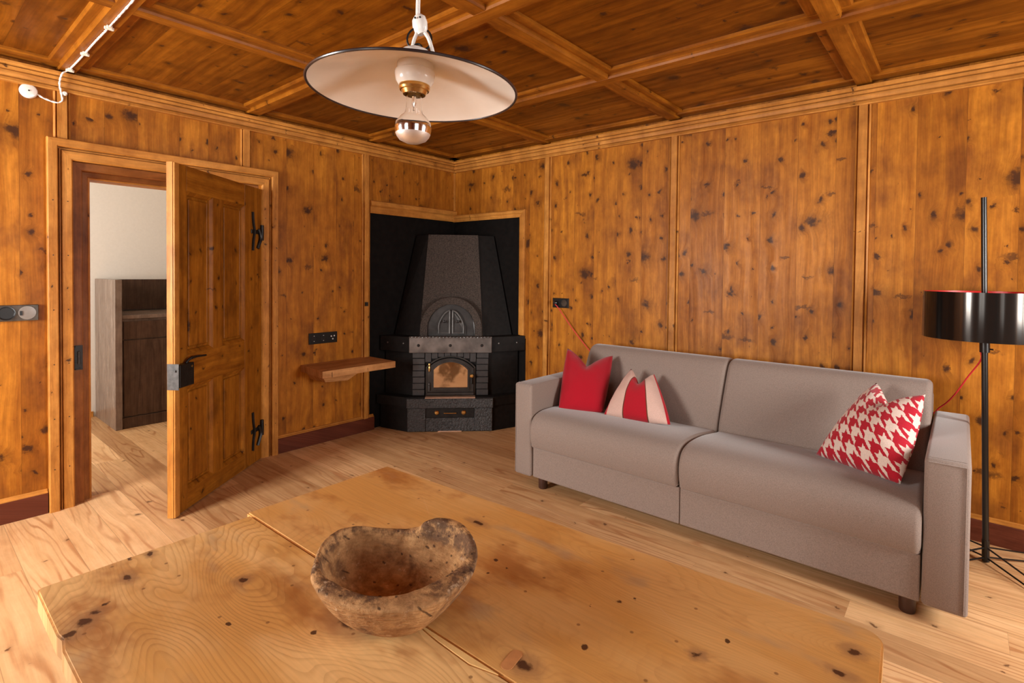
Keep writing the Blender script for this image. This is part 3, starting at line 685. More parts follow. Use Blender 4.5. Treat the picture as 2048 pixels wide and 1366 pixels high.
# fire door
def archpts(hw, z0, zs, rise, D, n=18):
    P = [F(-hw, D, z0), F(hw, D, z0), F(hw, D, zs)]
    R = (hw*hw+rise*rise)/(2*rise); a0 = math.asin(hw/R)
    for i in range(1, n): a = a0-2*a0*i/n; P.append(F(R*math.sin(a), D, zs+rise-R+R*math.cos(a)))
    P.append(F(-hw, D, zs)); return P
def archring(bm, hw, z0, zs, rise, hw2, z02, zs2, rise2, D0, D1):
    A, B = archpts(hw, z0, zs, rise, D0), archpts(hw2, z02, zs2, rise2, D0); A2, B2 = [p+d_*(D1-D0) for p in A], [p+d_*(D1-D0) for p in B]
    R_ = [[bm.verts.new(p) for p in L] for L in (A, B, B2, A2)]; n = len(A)
    for q in range(4):
        X, Y = R_[q], R_[(q+1) % 4]
        for i in range(n): bm.faces.new((X[i], X[(i+1) % n], Y[(i+1) % n], Y[i]))
bm = bmesh.new(); archring(bm, .196, .276, .50, .090, .184, .290, .495, .085, .641, .662); dfr = spart('door_frame', bm, M_iron)
bm = bmesh.new(); archring(bm, .182, .304, .490, .082, .134, .336, .480, .062, .650, .676); archring(bm, .150, .322, .484, .070, .134, .336, .480, .062, .676, .682)
sbox(bm, -.186, .186, .650, .684, .280, .302, .003)
for i in range(26): s = -.118+i*.0094; sbox(bm, s, s+.004, .676, .6795, .312, .327)
fd = spart('fire_door', bm, M_iron)
bm = bmesh.new(); prism(bm, archpts(.135, .335, .480, .062, .664), d_*.004); spart('fire_glass', bm, M_fireglass, fd)
for z in (.50, .345):
    bm = bmesh.new(); lathe(bm, [(0, -.032), (.008, -.030), (.009, .0), (.0055, .012), (.010, .02), (.007, .032), (0, .036)], 14, Matrix.Translation(F(-.168, .684, z))); spart('door_hinge', bm, M_lockpl if z < .4 else M_brass, fd, True)
bm = bmesh.new(); tube(bm, [F(.166, .676, .42), F(.168, .70, .432)], .005, 8); tube(bm, [F(.166, .690, .37), F(.166, .69, .425)], .007, 8); spart('latch', bm, M_irondk, fd, True)
bm = bmesh.new(); lathe(bm, [(0, 0), (.014, .0), (.017, .008), (.012, .016), (0, .018)], 18, SM @ Matrix.Translation((.168, -.695, .436)) @ Matrix.Rotation(pi/2, 4, 'X')); spart('latch_knob', bm, M_brass, fd, True)
bm = bmesh.new(); sbox(bm, -.196, .196, .664, .735, .266, .2725, .001); spart('hearth_ledge', bm, M_copper)

# ------------------------------------------------------------------ wall shelf
sh = empty('wall_shelf', 'pale worn wooden wall shelf on a notched bracket beside the stove', 'shelf', (.0, -1.2, .586))
bm = bmesh.new(); prism(bm, [(.0, -1.475, .540), (.0, -.985, .540), (.002, -.915, .540), (.345, -.915, .540), (.345, -1.505, .540)], (0, 0, .046))
o = link('shelf_board', bm, M_shelf); bmesh.ops  # board
o.parent = sh; o.matrix_parent_inverse = Matrix.Translation(-Vector(sh.location))
bm = bmesh.new(); A = [(.0, -1.44, .5395), (.0, -1.08, .5395), (.22, -1.10, .5395), (.22, -1.44, .5395)]; 
top = [bm.verts.new(p) for p in A]; bot = [bm.verts.new(p) for p in ((.0, -1.40, .475), (.0, -1.22, .462), (.19, -1.22, .466), (.19, -1.395, .478))]
bm.faces.new(top); bm.faces.new(bot)
for i in range(4): bm.faces.new((top[i], top[(i+1) % 4], bot[(i+1) % 4], bot[i]))
o = link('bracket', bm, M_shelf); o.parent = sh; o.matrix_parent_inverse = Matrix.Translation(-Vector(sh.location))

# ------------------------------------------------------------------ sockets and switches
def outlet(name, label, cat, wall, c, w, h, gangs):
    """wall 'L' (x=0, centre y) or 'B' (y=0, centre x); local frame X across, Y up, Z out"""
    if wall == 'L': M = Matrix(((0, 0, 1, 0), (1, 0, 0, c[0]), (0, 1, 0, c[1]), (0, 0, 0, 1)))
    else: M = Matrix(((1, 0, 0, c[0]), (0, 0, -1, 0), (0, 1, 0, c[1]), (0, 0, 0, 1)))
    e = empty(name, label, cat); e.matrix_world = M
    return e
def loc_part(name, bm, mat, par, smooth=False): return link(name, bm, mat, par, smooth)
sw = outlet('power_socket', 'black triple socket plate on the pine wall above the wooden shelf', 'socket', 'L', (-1.306, .765), .22, .08, 3)
bm = bmesh.new(); box(bm, -.112, .112, -.040, .040, .0005, .009, bev=.002, seg=2); loc_part('plate', bm, M_sockr, sw)
for cx in (-.074, 0):
    bm = bmesh.new(); lathe(bm, [(.026, .009), (.026, .011), (.022, .011), (.021, .0092), (0, .0092)], 28, Matrix.Translation((cx, 0, 0))); lo = loc_part('socket_ring', bm, M_blkplastic, sw, True)
    for sy in (-.019, .019): bm = bmesh.new(); box(bm, cx-.003, cx+.003, sy-.002, sy+.002, .0095, .0115); loc_part('earth_contact', bm, M_dot, lo)
bm = bmesh.new()
for ax, ay in ((.062, .008), (.086, .010), (.074, -.012)): lathe(bm, [(.0055, .009), (.0055, .012), (.003, .0125), (0, .0125)], 14, Matrix.Translation((ax, ay, 0)))
loc_part('antenna_jack', bm, M_dot, sw, True)
sr = outlet('power_socket', 'black double socket plate on the pine wall holding the red plug', 'socket', 'B', (1.201, 1.026), .147, .07, 2)
bm = bmesh.new(); box(bm, -.074, .074, -.037, .037, .0005, .010, bev=.002, seg=2); loc_part('plate', bm, M_sockr, sr)
for cx in (-.036, .036):
    bm = bmesh.new(); lathe(bm, [(.026, .010), (.026, .012), (.022, .012), (.021, .0102), (0, .0102)], 28, Matrix.Translation((cx, 0, 0))); loc_part('socket_ring', bm, M_chrome if cx > 0 else M_blkplastic, sr, True)
sl_ = outlet('switch_plate', 'glassy chrome-framed black switch and socket plate left of the doorway', 'switch', 'L', (-2.955, 1.030), .16, .08, 2)
bm = bmesh.new(); box(bm, -.086, .084, -.040, .040, .0005, .014, bev=.003, seg=2); loc_part('frame', bm, M_chrome, sl_)
bm = bmesh.new(); lathe(bm, [(.034, .0138), (.034, .018), (.030, .0185), (.028, .0155), (0, .0155)], 36, Matrix.Translation((-.036, 0, 0))); loc_part('socket_well', bm, M_sockr, sl_, True)
bm = bmesh.new(); lathe(bm, [(.033, .0138), (.033, .017), (.0, .0185)], 36, Matrix.Translation((.040, 0, 0))); kn = loc_part('rocker', bm, M_grey, sl_, True)
bm = bmesh.new(); box(bm, .012, .022, -.012, .010, .0176, .020); loc_part('rocker_mark', bm, M_sockr, kn)

# ------------------------------------------------------------------ junction box + surface cable
jb = empty('junction_box', 'round white porcelain junction box high on the left wall', 'junction box', (.0, -2.903, 2.130))
bm = bmesh.new(); lathe(bm, [(.0, .0), (.033, .0), (.035, .004), (.035, .016), (.031, .022), (.022, .0245), (0, .0255)], 40, Matrix.Rotation(pi/2, 4, 'Y')); link('box_cover', bm, M_porc, jb, True)
bm = bmesh.new(); lathe(bm, [(0, .0250), (.0035, .0250), (.0035, .0275), (0, .0275)], 12, Matrix.Rotation(pi/2, 4, 'Y')); link('screw', bm, M_irondk, jb)
sc = empty('surface_cable', 'white twisted surface cable with porcelain clips from junction box along the ceiling beam', 'cable', (.02, -2.77, 2.15))
def wpart(name, bm, mat, par, smooth=False):
    o = link(name, bm, mat, None, smooth); o.parent = par
    o.matrix_parent_inverse = par.matrix_basis.inverted() if par.parent is None else Matrix.Identity(4)
    return o
cab = catmull([(.012, -2.869, 2.122), (.014, -2.845, 2.108), (.018, -2.80, 2.098), (.022, -2.776, 2.112), (.030, -2.781, 2.150), (.050, -2.79, 2.19), (.070, -2.783, 2.235), (.085, -2.760, 2.258), (.25, -2.757, 2.258), (.416, -2.757, 2.258), (.62, -2.759, 2.256), (.831, -2.756, 2.258), (1.3, -2.757, 2.258), (1.8, -2.757, 2.258), (2.3, -2.757, 2.258), (2.735, -2.745, 2.256)], 14)
bm = bmesh.new()
L = [Vector(p) for p in cab]; acc = 0.; ptsA, ptsB = [], []
for i, p in enumerate(L):
    if i: acc += (p-L[i-1]).length
    t = (L[min(i+1, len(L)-1)]-L[max(i-1, 0)]).normalized(); s = t.cross(Vector((.3, .2, 1))).normalized(); q = t.cross(s)
    a = acc*120; ptsA.append(p+(s*math.cos(a)+q*math.sin(a))*.0016); ptsB.append(p-(s*math.cos(a)+q*math.sin(a))*.0016)
tube(bm, ptsA, .0032, 6); tube(bm, ptsB, .0032, 6); wpart('cable', bm, M_cord, sc, True)
for cx, cy, cz_, ax in ((.100, -2.757, 2.2545, 'z'), (.416, -2.757, 2.2545, 'z'), (.831, -2.756, 2.2545, 'z'), (1.5, -2.757, 2.2545, 'z'), (2.2, -2.757, 2.2545, 'z')):
    bm = bmesh.new(); box(bm, cx-.012, cx+.012, cy-.010, cy+.010, cz_-.006, cz_+.0085, bev=.003, seg=2); box(bm, cx-.005, cx+.005, cy-.017, cy+.017, cz_-.009, cz_+.004, bev=.003, seg=2); wpart('cable_clip', bm, M_clip, sc)
bm = bmesh.new(); lathe(bm, [(0, 0), (.011, 0), (.011, .006), (.007, .009), (.010, .013), (.007, .017), (0, .017)], 20, Matrix.Translation((.020, -2.766, 2.150)) @ Matrix.Rotation(pi/2, 4, 'Y')); wpart('cable_clip', bm, M_porc, sc, True)

# ------------------------------------------------------------------ pendant lamp
PC = Vector((2.741, -2.695, 1.600)); tiltm = Matrix.Translation(PC) @ Matrix.Rotation(math.radians(1.6), 4, Vector((-.65, .76, 0)))
pl_ = empty('pendant_lamp', 'white enamel pendant lamp with black rim and silvered bulb hanging over the table', 'lamp', PC)
def ppart(name, bm, mat, par=pl_, smooth=True):
    bmesh.ops.transform(bm, matrix=tiltm, verts=bm.verts)
    return wpart(name, bm, mat, par, smooth)
R = .198
bm = bmesh.new(); pf = [(.028, .054), (.045, .052), (.08, .044), (.13, .026), (.175, .008), (R-.004, .001), (R, -.0015), (R, -.0005), (R-.004, .0025), (.176, .010), (.131, .028), (.081, .046), (.046, .054), (.028, .056)]
lathe(bm, pf, 96, None, True); shd = ppart('lamp_shade', bm, M_enam)
bm = bmesh.new(); tube(bm, [(R*math.cos(a*2*pi/96), R*math.sin(a*2*pi/96), 0) for a in range(96)], .0026, 8, True); ppart('shade_rim', bm, M_rim, shd)
bm = bmesh.new(); lathe(bm, [(0, .010), (.020, .010), (.030, .012), (.036, .020), (.0385, .034), (.038, .038), (.0345, .040), (.0345, .062), (.032, .070), (.026, .078), (.014, .084), (0, .085)], 48); sk = ppart('socket_housing', bm, M_porc)
bm = bmesh.new(); lathe(bm, [(.018, .014), (.029, .012), (.030, .006), (.028, .002), (.025, .001), (.0225, -.004), (.0215, -.006), (.017, -.006), (.017, .014)], 40); ppart('brass_ring', bm, M_brass, sk)
bb = [(.0135, .0), (.0145, -.006), (.0150, -.020), (.0155, -.034), (.018, -.042), (.0265, -.050), (.0335, -.060), (.0352, -.068)]
bm = bmesh.new(); lathe(bm, bb+[(r-.0009, z) for r, z in reversed(bb)], 48, None, True); bulb = ppart('bulb', bm, M_glass)
bm = bmesh.new(); lathe(bm, [(.0352, -.0682), (.0350, -.074), (.0335, -.081)], 48)
ppart('bulb_crown', bm, M_mirror, bulb)
bm = bmesh.new(); lathe(bm, [(.0335, -.081), (.0315, -.086), (.026, -.093), (.014, -.0985), (0, -.100)], 48); ppart('bulb_base', bm, plain('satin_silver', (.82, .77, .72), .42, .85, grain=.02), bulb)
bm = bmesh.new(); lathe(bm, [(.003, .0), (.0045, -.016), (.002, -.026), (.002, -.036), (.0, -.036)], 12); tube(bm, [(-.006, 0, -.022), (-.003, 0, -.028), (0, 0, -.022), (.004, 0, -.028), (.006, 0, -.022)], .0005, 5); ppart('filament_mount', bm, M_mirror, bulb)
# ring, eyelet, cleat, cords. the camera looks along VD; RT is to its right
RT = Vector((.76, .65, 0)).normalized()
ch = PC + Vector((0, 0, 0)) + Vector((.004, .004, 0))
def Q(a, z, dp=0.): return PC + RT*a + Vector((-.65, .76, 0))*dp + Vector((0, 0, z))
bm = bmesh.new(); tube(bm, [Q(.009+.0235*math.cos(t*2*pi/40), .101+.0235*math.sin(t*2*pi/40), .002*math.sin(t*pi/20)) for t in range(40)], .0020, 8, True); wpart('hanging_ring', bm, M_irondk, pl_, True)
bm = bmesh.new(); tube(bm, [Q(.006+.008*math.cos(t*pi/8), .083+.009*math.sin(t*pi/8)) for t in range(9)], .0022, 8); lathe(bm, [(0, 0), (.008, 0), (.008, .003), (0, .003)], 16, Matrix.Translation(Q(.006, .082))); wpart('eyelet', bm, M_irondk, pl_, True)
bm = bmesh.new()
kn_ = [(-.004, .172), (-.0045, .160), (-.004, .146), (.0, .132)]
lathe(bm, [(0, -.019), (.009, -.0185), (.0145, -.012), (.0172, .0), (.0155, .011), (.009, .0175), (0, .0195)], 24, Matrix.Translation(Q(.010, .129)) @ Matrix.Rotation(math.radians(-12), 4, Vector((-.65, .76, 0))) @ Matrix.Diagonal((1, .72, 1, 1)))
for hx, hz in ((-.002, .147), (.012, .150)):
    pass
wpart('cord_cleat', bm, M_porc, pl_, True)
bm = bmesh.new()
for hx, hz in ((.003, .136), (.0125, .137)): lathe(bm, [(0, 0), (.0018, 0), (.0018, .002), (0, .002)], 10, Matrix.Translation(Q(hx, hz, -.0125)) @ Matrix.Rotation(pi/2, 4, RT))
wpart('cleat_hole', bm, M_irondk, pl_)
bm = bmesh.new(); tube(bm, catmull([Q(.006, .140), Q(.006, .165), Q(.007, .20), Q(.006, .24), Q(.004, .30), Q(.004, .45), Q(.0, .655)], 8), .0042, 8)
tube(bm, catmull([Q(.006, .125), Q(.004, .113), Q(-.001, .100), Q(-.004, .088), Q(-.007, .076)], 8), .0036, 8)
tube(bm, catmull([Q(.016, .128), Q(.019, .115, -.003), Q(.028, .100, -.004), Q(.036, .075, -.004), Q(.041, .055, -.002)], 8), .0036, 8)
wpart('cord', bm, M_cord, pl_, True)

# ------------------------------------------------------------------ dining table and bowl
tb = empty('dining_table', 'old knotty pine table with worn two-board top in the foreground', 'table', (2.92, -2.80, 0))
ZT = .70
def rounded(poly, rad, idx, n=6):
    out = []
    for i, p in enumerate(poly):
        if i not in idx: out.append(Vector(p)); continue
        p = Vector(p); a = (Vector(poly[i-1])-p).normalized(); b = (Vector(poly[(i+1) % len(poly)])-p).normalized(); r = rad
        A, Bq = p+a*r, p+b*r
        for k in range(n+1): t = k/n; out.append(A*(1-t)**2+p*2*t*(1-t)+Bq*t*t)
    return out
def slab(name, poly, z0, z1, par=tb):
    bm = bmesh.new(); prism(bm, [(p.x, p.y, z0) for p in poly], (0, 0, z1-z0))
    es = [e for e in bm.edges if all(abs(v.co.z-z1) < 1e-5 for v in e.verts)]
    bmesh.ops.bevel(bm, geom=es, offset=.003, segments=2, affect='EDGES')
    return wpart(name, bm, M_table, par)
def seamy(x): return -2.8838+.0205*x
far = rounded([(2.330, seamy(2.33)+.0008), (3.505, seamy(3.505)+.0008), (3.478, -2.368), (2.326, -2.447)], .035, (2,))
slab('tabletop_board', far, ZT-.032, ZT)
near = [(2.358, -3.197), (2.372, -3.2), (2.53, -3.2), (2.55, -3.197), (2.58, -3.201), (3.50, -3.19), (3.503, seamy(3.5)-.0008), (3.085, seamy(3.085)-.0012), (3.042, seamy(3.042)-.0122), (2.972, seamy(2.972)-.009), (2.905, seamy(2.905)-.0010), (2.350, seamy(2.35)-.0008)]
slab('tabletop_board', [Vector(p) for p in near], ZT-.032, ZT+.0)
bm = bmesh.new(); prism(bm, [(2.90, seamy(2.9)-.001, ZT-.03), (3.085, seamy(3.085)-.0015, ZT-.03), (3.04, seamy(3.04)-.012, ZT-.03), (2.97, seamy(2.97)-.0085, ZT-.03)], (0, 0, .0303))
wpart('seam_fillet', bm, plain('pale_pine_splinter', (.82, .52, .20), .5), tb)
bm = bmesh.new(); a0 = Vector((3.083, -2.801)); a1 = Vector((3.079, -2.777)); ax = (a1-a0).normalized(); pxp = Vector((-ax.y, ax.x)); pts = []
for k in range(9): t = -pi/2+pi*k/8; pts.append(a1+ax*.009*math.cos(t)+pxp*.009*math.sin(t))
for k in range(9): t = pi/2+pi*k/8; pts.append(a0+ax*.009*math.cos(t)+pxp*.009*math.sin(t))
prism(bm, [(p.x, p.y, ZT-.006) for p in pts], (0, 0, .0066)); wpart('wood_plug', bm, plain('plain_wood_plug', (.55, .24, .085), .5, grain=.1), tb)
for lx, ly in ((2.44, -2.56), (3.38, -2.50), (2.46, -3.10), (3.40, -3.10)):
    bm = bmesh.new(); tp = .034; bt = .026
    A = [bm.verts.new((lx+a*tp, ly+b*tp, ZT-.033)) for a, b in ((-1, -1), (1, -1), (1, 1), (-1, 1))]; Bv = [bm.verts.new((lx+a*bt, ly+b*bt, 0)) for a, b in ((-1, -1), (1, -1), (1, 1), (-1, 1))]
    bm.faces.new(A); bm.faces.new(Bv)
    for i in range(4): bm.faces.new((A[i], A[(i+1) % 4], Bv[(i+1) % 4], Bv[i]))
    wpart('leg', bm, M_legt, tb)
for a in ((2.475, 3.345, -2.535, -2.515), (2.495, 3.365, -3.11, -3.09), (2.44, 2.46, -3.065, -2.595), (3.37, 3.39, -3.065, -2.535)):
    bm = bmesh.new(); box(bm, *a, ZT-.12, ZT-.033); wpart('apron', bm, M_legt, tb)

rim = [(2.813, -2.947, .800), (2.762, -2.903, .800), (2.736, -2.858, .799), (2.745, -2.820, .797), (2.777, -2.790, .793), (2.800, -2.764, .790), (2.824, -2.746, .795), (2.837, -2.741, .807), (2.860, -2.722, .815), (2.903, -2.714, .815), (2.953, -2.734, .810), (2.980, -2.755, .800), (2.994, -2.790, .790), (3.000, -2.857, .784), (2.974, -2.906, .783), (2.931, -2.940, .785), (2.879, -2.960, .789), (2.835, -2.958, .795)]
rim_in = [(2.816, -2.935, .800), (2.771, -2.899, .800), (2.749, -2.860, .799), (2.755, -2.825, .797), (2.785, -2.796, .793), (2.811, -2.774, .790), (2.836, -2.763, .795), (2.849, -2.753, .807), (2.875, -2.739, .815), (2.916, -2.735, .815), (2.951, -2.746, .810), (2.961, -2.758, .800), (2.966, -2.785, .792), (2.966, -2.831, .788), (2.951, -2.886, .788), (2.917, -2.920, .789), (2.872, -2.935, .792), (2.840, -2.940, .797)]
rc = catmull(rim+[rim[0]], 5)[:-1]; ric = catmull(rim_in+[rim_in[0]], 5)[:-1]
cc = Vector((2.885, -2.850, 0)); ci = Vector((2.868, -2.842, 0)); bm = bmesh.new()
BZ = ZT+.0006
def rough(v, k, amt):
    f = 1+amt*mnoise.noise(Vector((v.x*45, v.y*45, v.z*45+k)))
    return f
allr = []
def ringo(s, h, k):
    out = []
    for p in rc:
        v = Vector((p.x, p.y, 0))-cc; z = BZ+(p.z-BZ)*h
        q = cc+Vector((.002, .003, 0))*(1-s)+v*s*rough(p, k*.3, .012 if s > .35 else 0); zz = z+(.0025*mnoise.noise(Vector((p.x*70, p.y*70, 3.))) if h > .7 else 0)
        out.append(Vector((q.x, q.y, zz)))
    return out
def ringi(s, h, k):
    out = []
    for p in ric:
        v = Vector((p.x, p.y, 0))-ci; z = BZ+(p.z-BZ)*h; q = ci+v*s*rough(p, k*.3+9, .015)
        out.append(Vector((q.x, q.y, z+(.0025*mnoise.noise(Vector((p.x*70, p.y*70, 3.))) if h > .9 else 0))))
    return out
allr.append([bm.verts.new((cc.x, cc.y, BZ))])
for k, (s, h) in enumerate([(.26, 0.), (.36, .012), (.53, .12), (.71, .33), (.87, .60), (.965, .82), (1.0, .93), (.997, .985)]): allr.append([bm.verts.new(v) for v in ringo(s, h, k)])
A_, B_r = ringo(.99, 1.0, 8), ringi(1., 1.0, 8)
for t, dz in ((.35, .0022), (.75, .0018)): allr.append([bm.verts.new(a.lerp(b, t)+Vector((0, 0, dz+.0022*mnoise.noise(a*60)))) for a, b in zip(A_, B_r)])
for k, (s, h) in enumerate([(1., .99), (.985, .95), (.94, .82), (.85, .64), (.72, .49), (.52, .37), (.28, .31)]): allr.append([bm.verts.new(v) for v in ringi(s, h, 8+k)])
allr.append([bm.verts.new((ci.x, ci.y, BZ+.0295))])
for A, B in zip(allr[:-1], allr[1:]):
    n = max(len(A), len(B))
    for i in range(n):
        j = (i+1) % n
        if len(A) == 1: bm.faces.new((A[0], B[j], B[i]))
        elif len(B) == 1: bm.faces.new((A[i], A[j], B[0]))
        else: bm.faces.new((A[i], A[j], B[j], B[i]))
bw = link('wooden_bowl', bm, M_bowl, None, 'all'); tag(bw, 'rough hand-carved wooden bowl with uneven rim standing on the pine table', 'bowl')
sm = bw.modifiers.new('s', 'SUBSURF'); sm.levels = 1; sm.render_levels = 2

# ------------------------------------------------------------------ sofa
sofa = empty('sofa', 'taupe grey fabric sofa with two seat cushions against the pine wall', 'sofa', (2.56, -.5, 0))
def profloft(bm, prof, x0, x1, er, n=6):
    """closed (y,z) profile lofted along x with softly rounded ends"""
    cy = sum(p[0] for p in prof)/len(prof); czz = sum(p[1] for p in prof)/len(prof)
    stations = [(x0+er*(1-math.cos(t)), er*(1-math.sin(t))) for t in [pi/2*k/n for k in range(n+1)]]
    stations += [(x0+(x1-x0)*k/8, 0) for k in range(1, 8)]
    stations += [(x0+x1-x, ins) for x, ins in reversed(stations[:n+1])]
    rings = []
    P = [Vector((0, y, z)) for y, z in prof]; nn = len(P)
    nrm = []
    for i in range(nn):
        t = (P[(i+1) % nn]-P[i-1]).normalized(); nv = Vector((0, -t.z, t.y))
        if nv.dot(P[i]-Vector((0, cy, czz))) > 0: nv = -nv
        nrm.append(nv)
    for x, ins in stations: rings.append([bm.verts.new(Vector((x, P[i].y+nrm[i].y*ins, P[i].z+nrm[i].z*ins))) for i in range(nn)])
    for A, B in zip(rings[:-1], rings[1:]):
        for i in range(nn): bm.faces.new((A[i], A[(i+1) % nn], B[(i+1) % nn], B[i]))
    bm.faces.new(rings[0]); bm.faces.new(list(reversed(rings[-1])))
def smoothprof(pts, n=4): return [(p.y, p.z) for p in catmull([(0, a, b) for a, b in pts]+[(0, *pts[0])], n)[:-1]]
seat = smoothprof([(-.955, .245), (-.966, .275), (-.974, .33), (-.966, .385), (-.935, .424), (-.88, .443), (-.80, .447), (-.70, .441), (-.60, .428), (-.50, .412), (-.45, .40), (-.44, .33), (-.45, .25), (-.60, .245), (-.80, .245)], 4)
for x0, x1 in ((1.668, 2.555), (2.558, 3.464)):
    bm = bmesh.new(); profloft(bm, seat, x0, x1, .022); wpart('seat_cushion', bm, M_fab, sofa, 'all')
back = smoothprof([(-.455, .38), (-.435, .46), (-.40, .54), (-.355, .64), (-.315, .72), (-.285, .758), (-.245, .774), (-.19, .772), (-.14, .755), (-.12, .71), (-.10, .56), (-.10, .40), (-.12, .32), (-.25, .30), (-.42, .32)], 4)
for x0, x1 in ((1.645, 2.555), (2.558, 3.462)):
    bm = bmesh.new(); profloft(bm, back, x0, x1, .024); wpart('back_cushion', bm, M_fab, sofa, 'all')
bm = bmesh.new(); box(bm, 1.672, 2.5555, -.938, -.10, .066, .243, bev=.006, seg=2); box(bm, 2.5575, 3.462, -.938, -.10, .066, .243, bev=.006, seg=2); box(bm, 1.67, 3.462, -.10, -.045, .10, .70, bev=.02, seg=3)
wpart('base', bm, M_fab, sofa)
for x0, x1 in ((1.542, 1.667), (3.467, 3.596)):
    bm = bmesh.new(); box(bm, x0, x1, -.952, -.045, .066, .603, bev=.014, seg=3); arm = wpart('armrest', bm, M_fab, sofa, True)
    xo = x1-.012 if x0 > 2 else x0+.012
    bm = bmesh.new()
    tube(bm, [(x0+.012, -.9535, .592), (x1-.012, -.9535, .592)], .0022, 6); tube(bm, [(x0+.012, -.93, .6042), (x1-.012, -.93, .6042)], .0012, 6)
    tube(bm, [(xo, -.9535, .592), (xo, -.9535, .078)], .0022, 6); wpart('piping', bm, M_fab, arm, True)
for lx, ly in ((1.716, -.895), (3.425, -.895), (1.716, -.15), (3.425, -.15)):
    bm = bmesh.new(); lathe(bm, [(0, 0), (.023, 0), (.026, .006), (.027, .0665), (0, .0665)], 24, Matrix.Translation((lx, ly, 0))); wpart('leg', bm, M_leg, sofa, True)

# ------------------------------------------------------------------ cushions
def cushion(name, label, BL, BR, TL_, TR_, T_, chop, mat, backmat=None, n=30, bulge=.05, crease=.6, cw=.25):
    BL, BR, TL_, TR_ = map(Vector, (BL, BR, TL_, TR_))
    N_ = ((BR-BL)+(TR_-TL_)).cross((TL_-BL)+(TR_-BR)).normalized()
    if N_.dot(Vector((.5, -1, .3))) < 0: N_ = -N_
    bm = bmesh.new(); uvl = bm.loops.layers.uv.new('UVMap'); G = {}
    upv = ((TL_-BL)+(TR_-BR))/2
    for side in (1, -1):
        for i in range(n+1):
            for j in range(n+1):
                u = 2*i/n-1; v = 2*j/n-1
                edge_ = i in (0, n) or j in (0, n)
                if side == -1 and edge_: G[(side, i, j)] = G[(1, i, j)]; continue
                # concave sides, pointed corners
                uu_ = u*(1-bulge*(1-v*v)); vv_ = v*(1-bulge*(1-u*u))
                a, b = (uu_+1)/2, (vv_+1)/2
                p = BL*(1-a)*(1-b)+BR*a*(1-b)+TL_*(1-a)*b+TR_*a*b
                g = (1-abs(u))**1.35 if v > -.2 else 0.; top = max(0, (v+.2)/1.2)
                p = p-upv*chop*g*top**2
                t = T_*max(0, (1-u*u))**.5*max(0, (1-v*v))**.5
                t = T_*((1-abs(u)**2.2)*(1-abs(v)**2.2))**.55 if not edge_ else 0
                t *= 1-crease*math.exp(-(u/.3)**2)*top**1.5
                wr = .004*mnoise.noise(Vector((u*3+i*0, v*3, side*2.+len(label))))*(0 if edge_ else 1)
                p = p+N_*side*(t+wr)
                G[(side, i, j)] = bm.verts.new(p)
    for side in (1, -1):
        for i in range(n):
            for j in range(n):
                q = [G[(side, i, j)], G[(side, i+1, j)], G[(side, i+1, j+1)], G[(side, i, j+1)]]
                uv = [(i/n, j/n), ((i+1)/n, j/n), ((i+1)/n, (j+1)/n), (i/n, (j+1)/n)]
                if side == -1: q.reverse(); uv.reverse()
                f = bm.faces.new(q)
                if side == -1 and backmat: f.material_index = 1
                for l, c in zip(f.loops, uv): l[uvl].uv = c
    # seam piping is just the shared edge; recentre on the cushion base
    o = link(name, bm, [mat, backmat] if backmat else mat, None, 'all')
    tag(o, label, 'cushion', None); return o
cushion('cushion', 'plain bright red wool cushion in the left corner of the sofa', (1.722, -.755, .436), (1.962, -.645, .436), (1.621, -.52, .768), (1.870, -.375, .732), .085, .32, M_red, bulge=-.045)
cushion('cushion', 'pale pink cushion with a wide red centre stripe beside the plain red cushion', (1.990, -.680, .438), (2.376, -.640, .444), (2.043, -.46, .680), (2.180, -.43, .662), .08, .42, M_stripe, M_red, cw=.28, bulge=-.06)
cushion('cushion', 'red and cream houndstooth cushion leaning on the right armrest of the sofa', (3.062, -.622, .436), (3.392, -.850, .456), (3.262, -.40, .760), (3.452, -.62, .772), .085, .26, M_hound, bulge=.0)

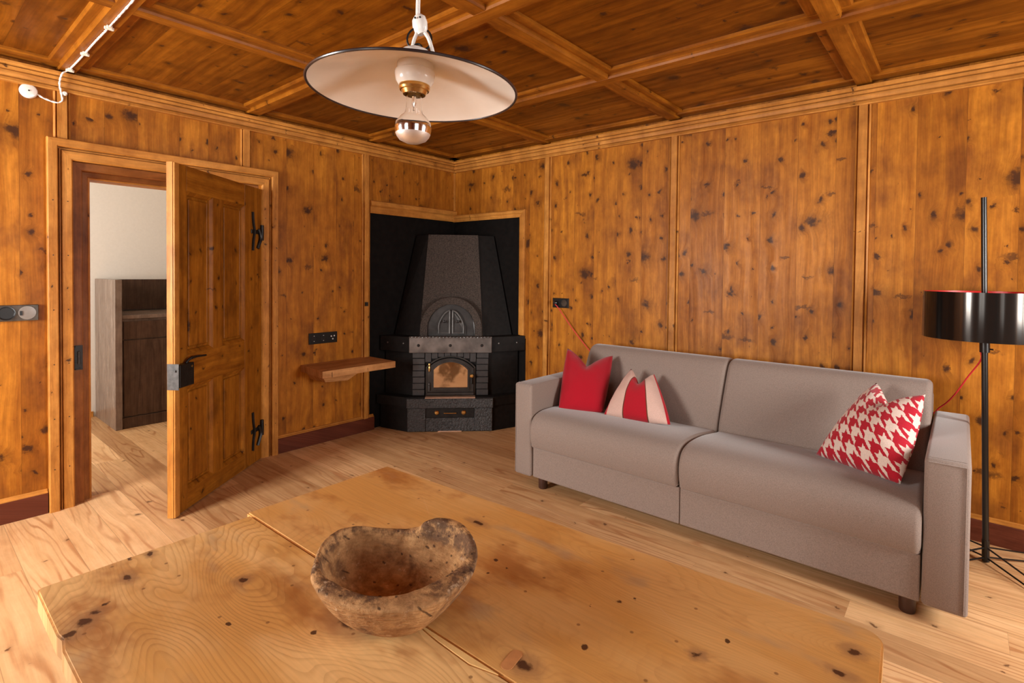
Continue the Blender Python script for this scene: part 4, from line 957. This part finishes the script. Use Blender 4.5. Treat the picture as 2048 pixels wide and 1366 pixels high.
# ------------------------------------------------------------------ floor lamp
fl = empty('floor_lamp', 'black floor lamp with drum shade and wire base standing right of the sofa', 'lamp', (3.661, -.243, 0))
pb, pt = Vector((3.661, -.243, .004)), Vector((3.621, -.252, 1.603))
def pole(z): return pb+(pt-pb)*((z-pb.z)/(pt.z-pb.z))
bm = bmesh.new(); tube(bm, [pole(.006), pole(.10)], .0135, 20); tube(bm, [pole(.10), pole(.97)], .0115, 20); tube(bm, [pole(.97), pole(1.603)], .0105, 20)
wpart('pole', bm, M_blk, fl, True)
bm = bmesh.new(); tube(bm, [pole(.925), pole(.990)], .018, 20); tube(bm, [pole(.94)+Vector((.0, 0, 0)), pole(.94)+Vector((.028, -.008, 0))], .004, 8); wpart('shade_collar', bm, M_blk, fl, True)
cS = pole(1.08); RS = .216; zt, zb = 1.190, .985
bm = bmesh.new(); lathe(bm, [(RS-.002, zb), (RS, zb), (RS, zt), (RS-.002, zt)], 96, Matrix.Translation((cS.x, cS.y, 0)), True); shd2 = wpart('lamp_shade', bm, M_shade, fl, True)
bm = bmesh.new(); lathe(bm, [(RS-.0035, zb+.001), (RS-.0022, zb+.001), (RS-.0022, zt-.0005), (RS-.0035, zt-.0005)], 96, Matrix.Translation((cS.x, cS.y, 0)), True)
lathe(bm, [(.012, zt-.035), (RS-.004, zt-.035), (RS-.004, zt-.038), (.012, zt-.038)], 64, Matrix.Translation((cS.x, cS.y, 0)), True)
wpart('shade_lining', bm, M_redin, shd2)
for a, r in ((40, .20), (-53, .30), (-130, .30), (135, .26)):
    a = math.radians(a); dv = Vector((math.cos(a), math.sin(a), 0)); bm = bmesh.new(); p0 = Vector((pb.x, pb.y, 0))
    tube(bm, [p0+dv*.010+Vector((0, 0, .066)), p0+dv*r+Vector((0, 0, .040)), p0+dv*(r+.006)+Vector((0, 0, .022)), p0+dv*r+Vector((0, 0, .005)), p0+dv*.010+Vector((0, 0, .022))], .0036, 8)
    wpart('base_leg', bm, M_blk, fl, True)
bm = bmesh.new()
tube(bm, catmull([pole(.925)+Vector((-.012, 0, 0)), pole(.885)+Vector((-.014, .01, 0)), (3.585, -.18, .80), (3.54, -.11, .70), (3.49, -.03, .62), (3.40, -.020, .55), (3.0, -.018, .45), (2.2, -.018, .45), (1.62, -.018, .56), (1.498, -.020, .665), (1.34, -.022, .82), (1.20, -.030, .985), (1.166, -.040, 1.022)], 8), .0032, 8)
wpart('cord', bm, M_redcord, fl, True)
bm = bmesh.new(); lathe(bm, [(0, 0), (.017, 0), (.018, .02), (.010, .032), (0, .033)], 20, Matrix.Translation((1.165, -.0125, 1.026)) @ Matrix.Rotation(pi/2, 4, 'X')); wpart('plug', bm, M_blkplastic, fl, True)
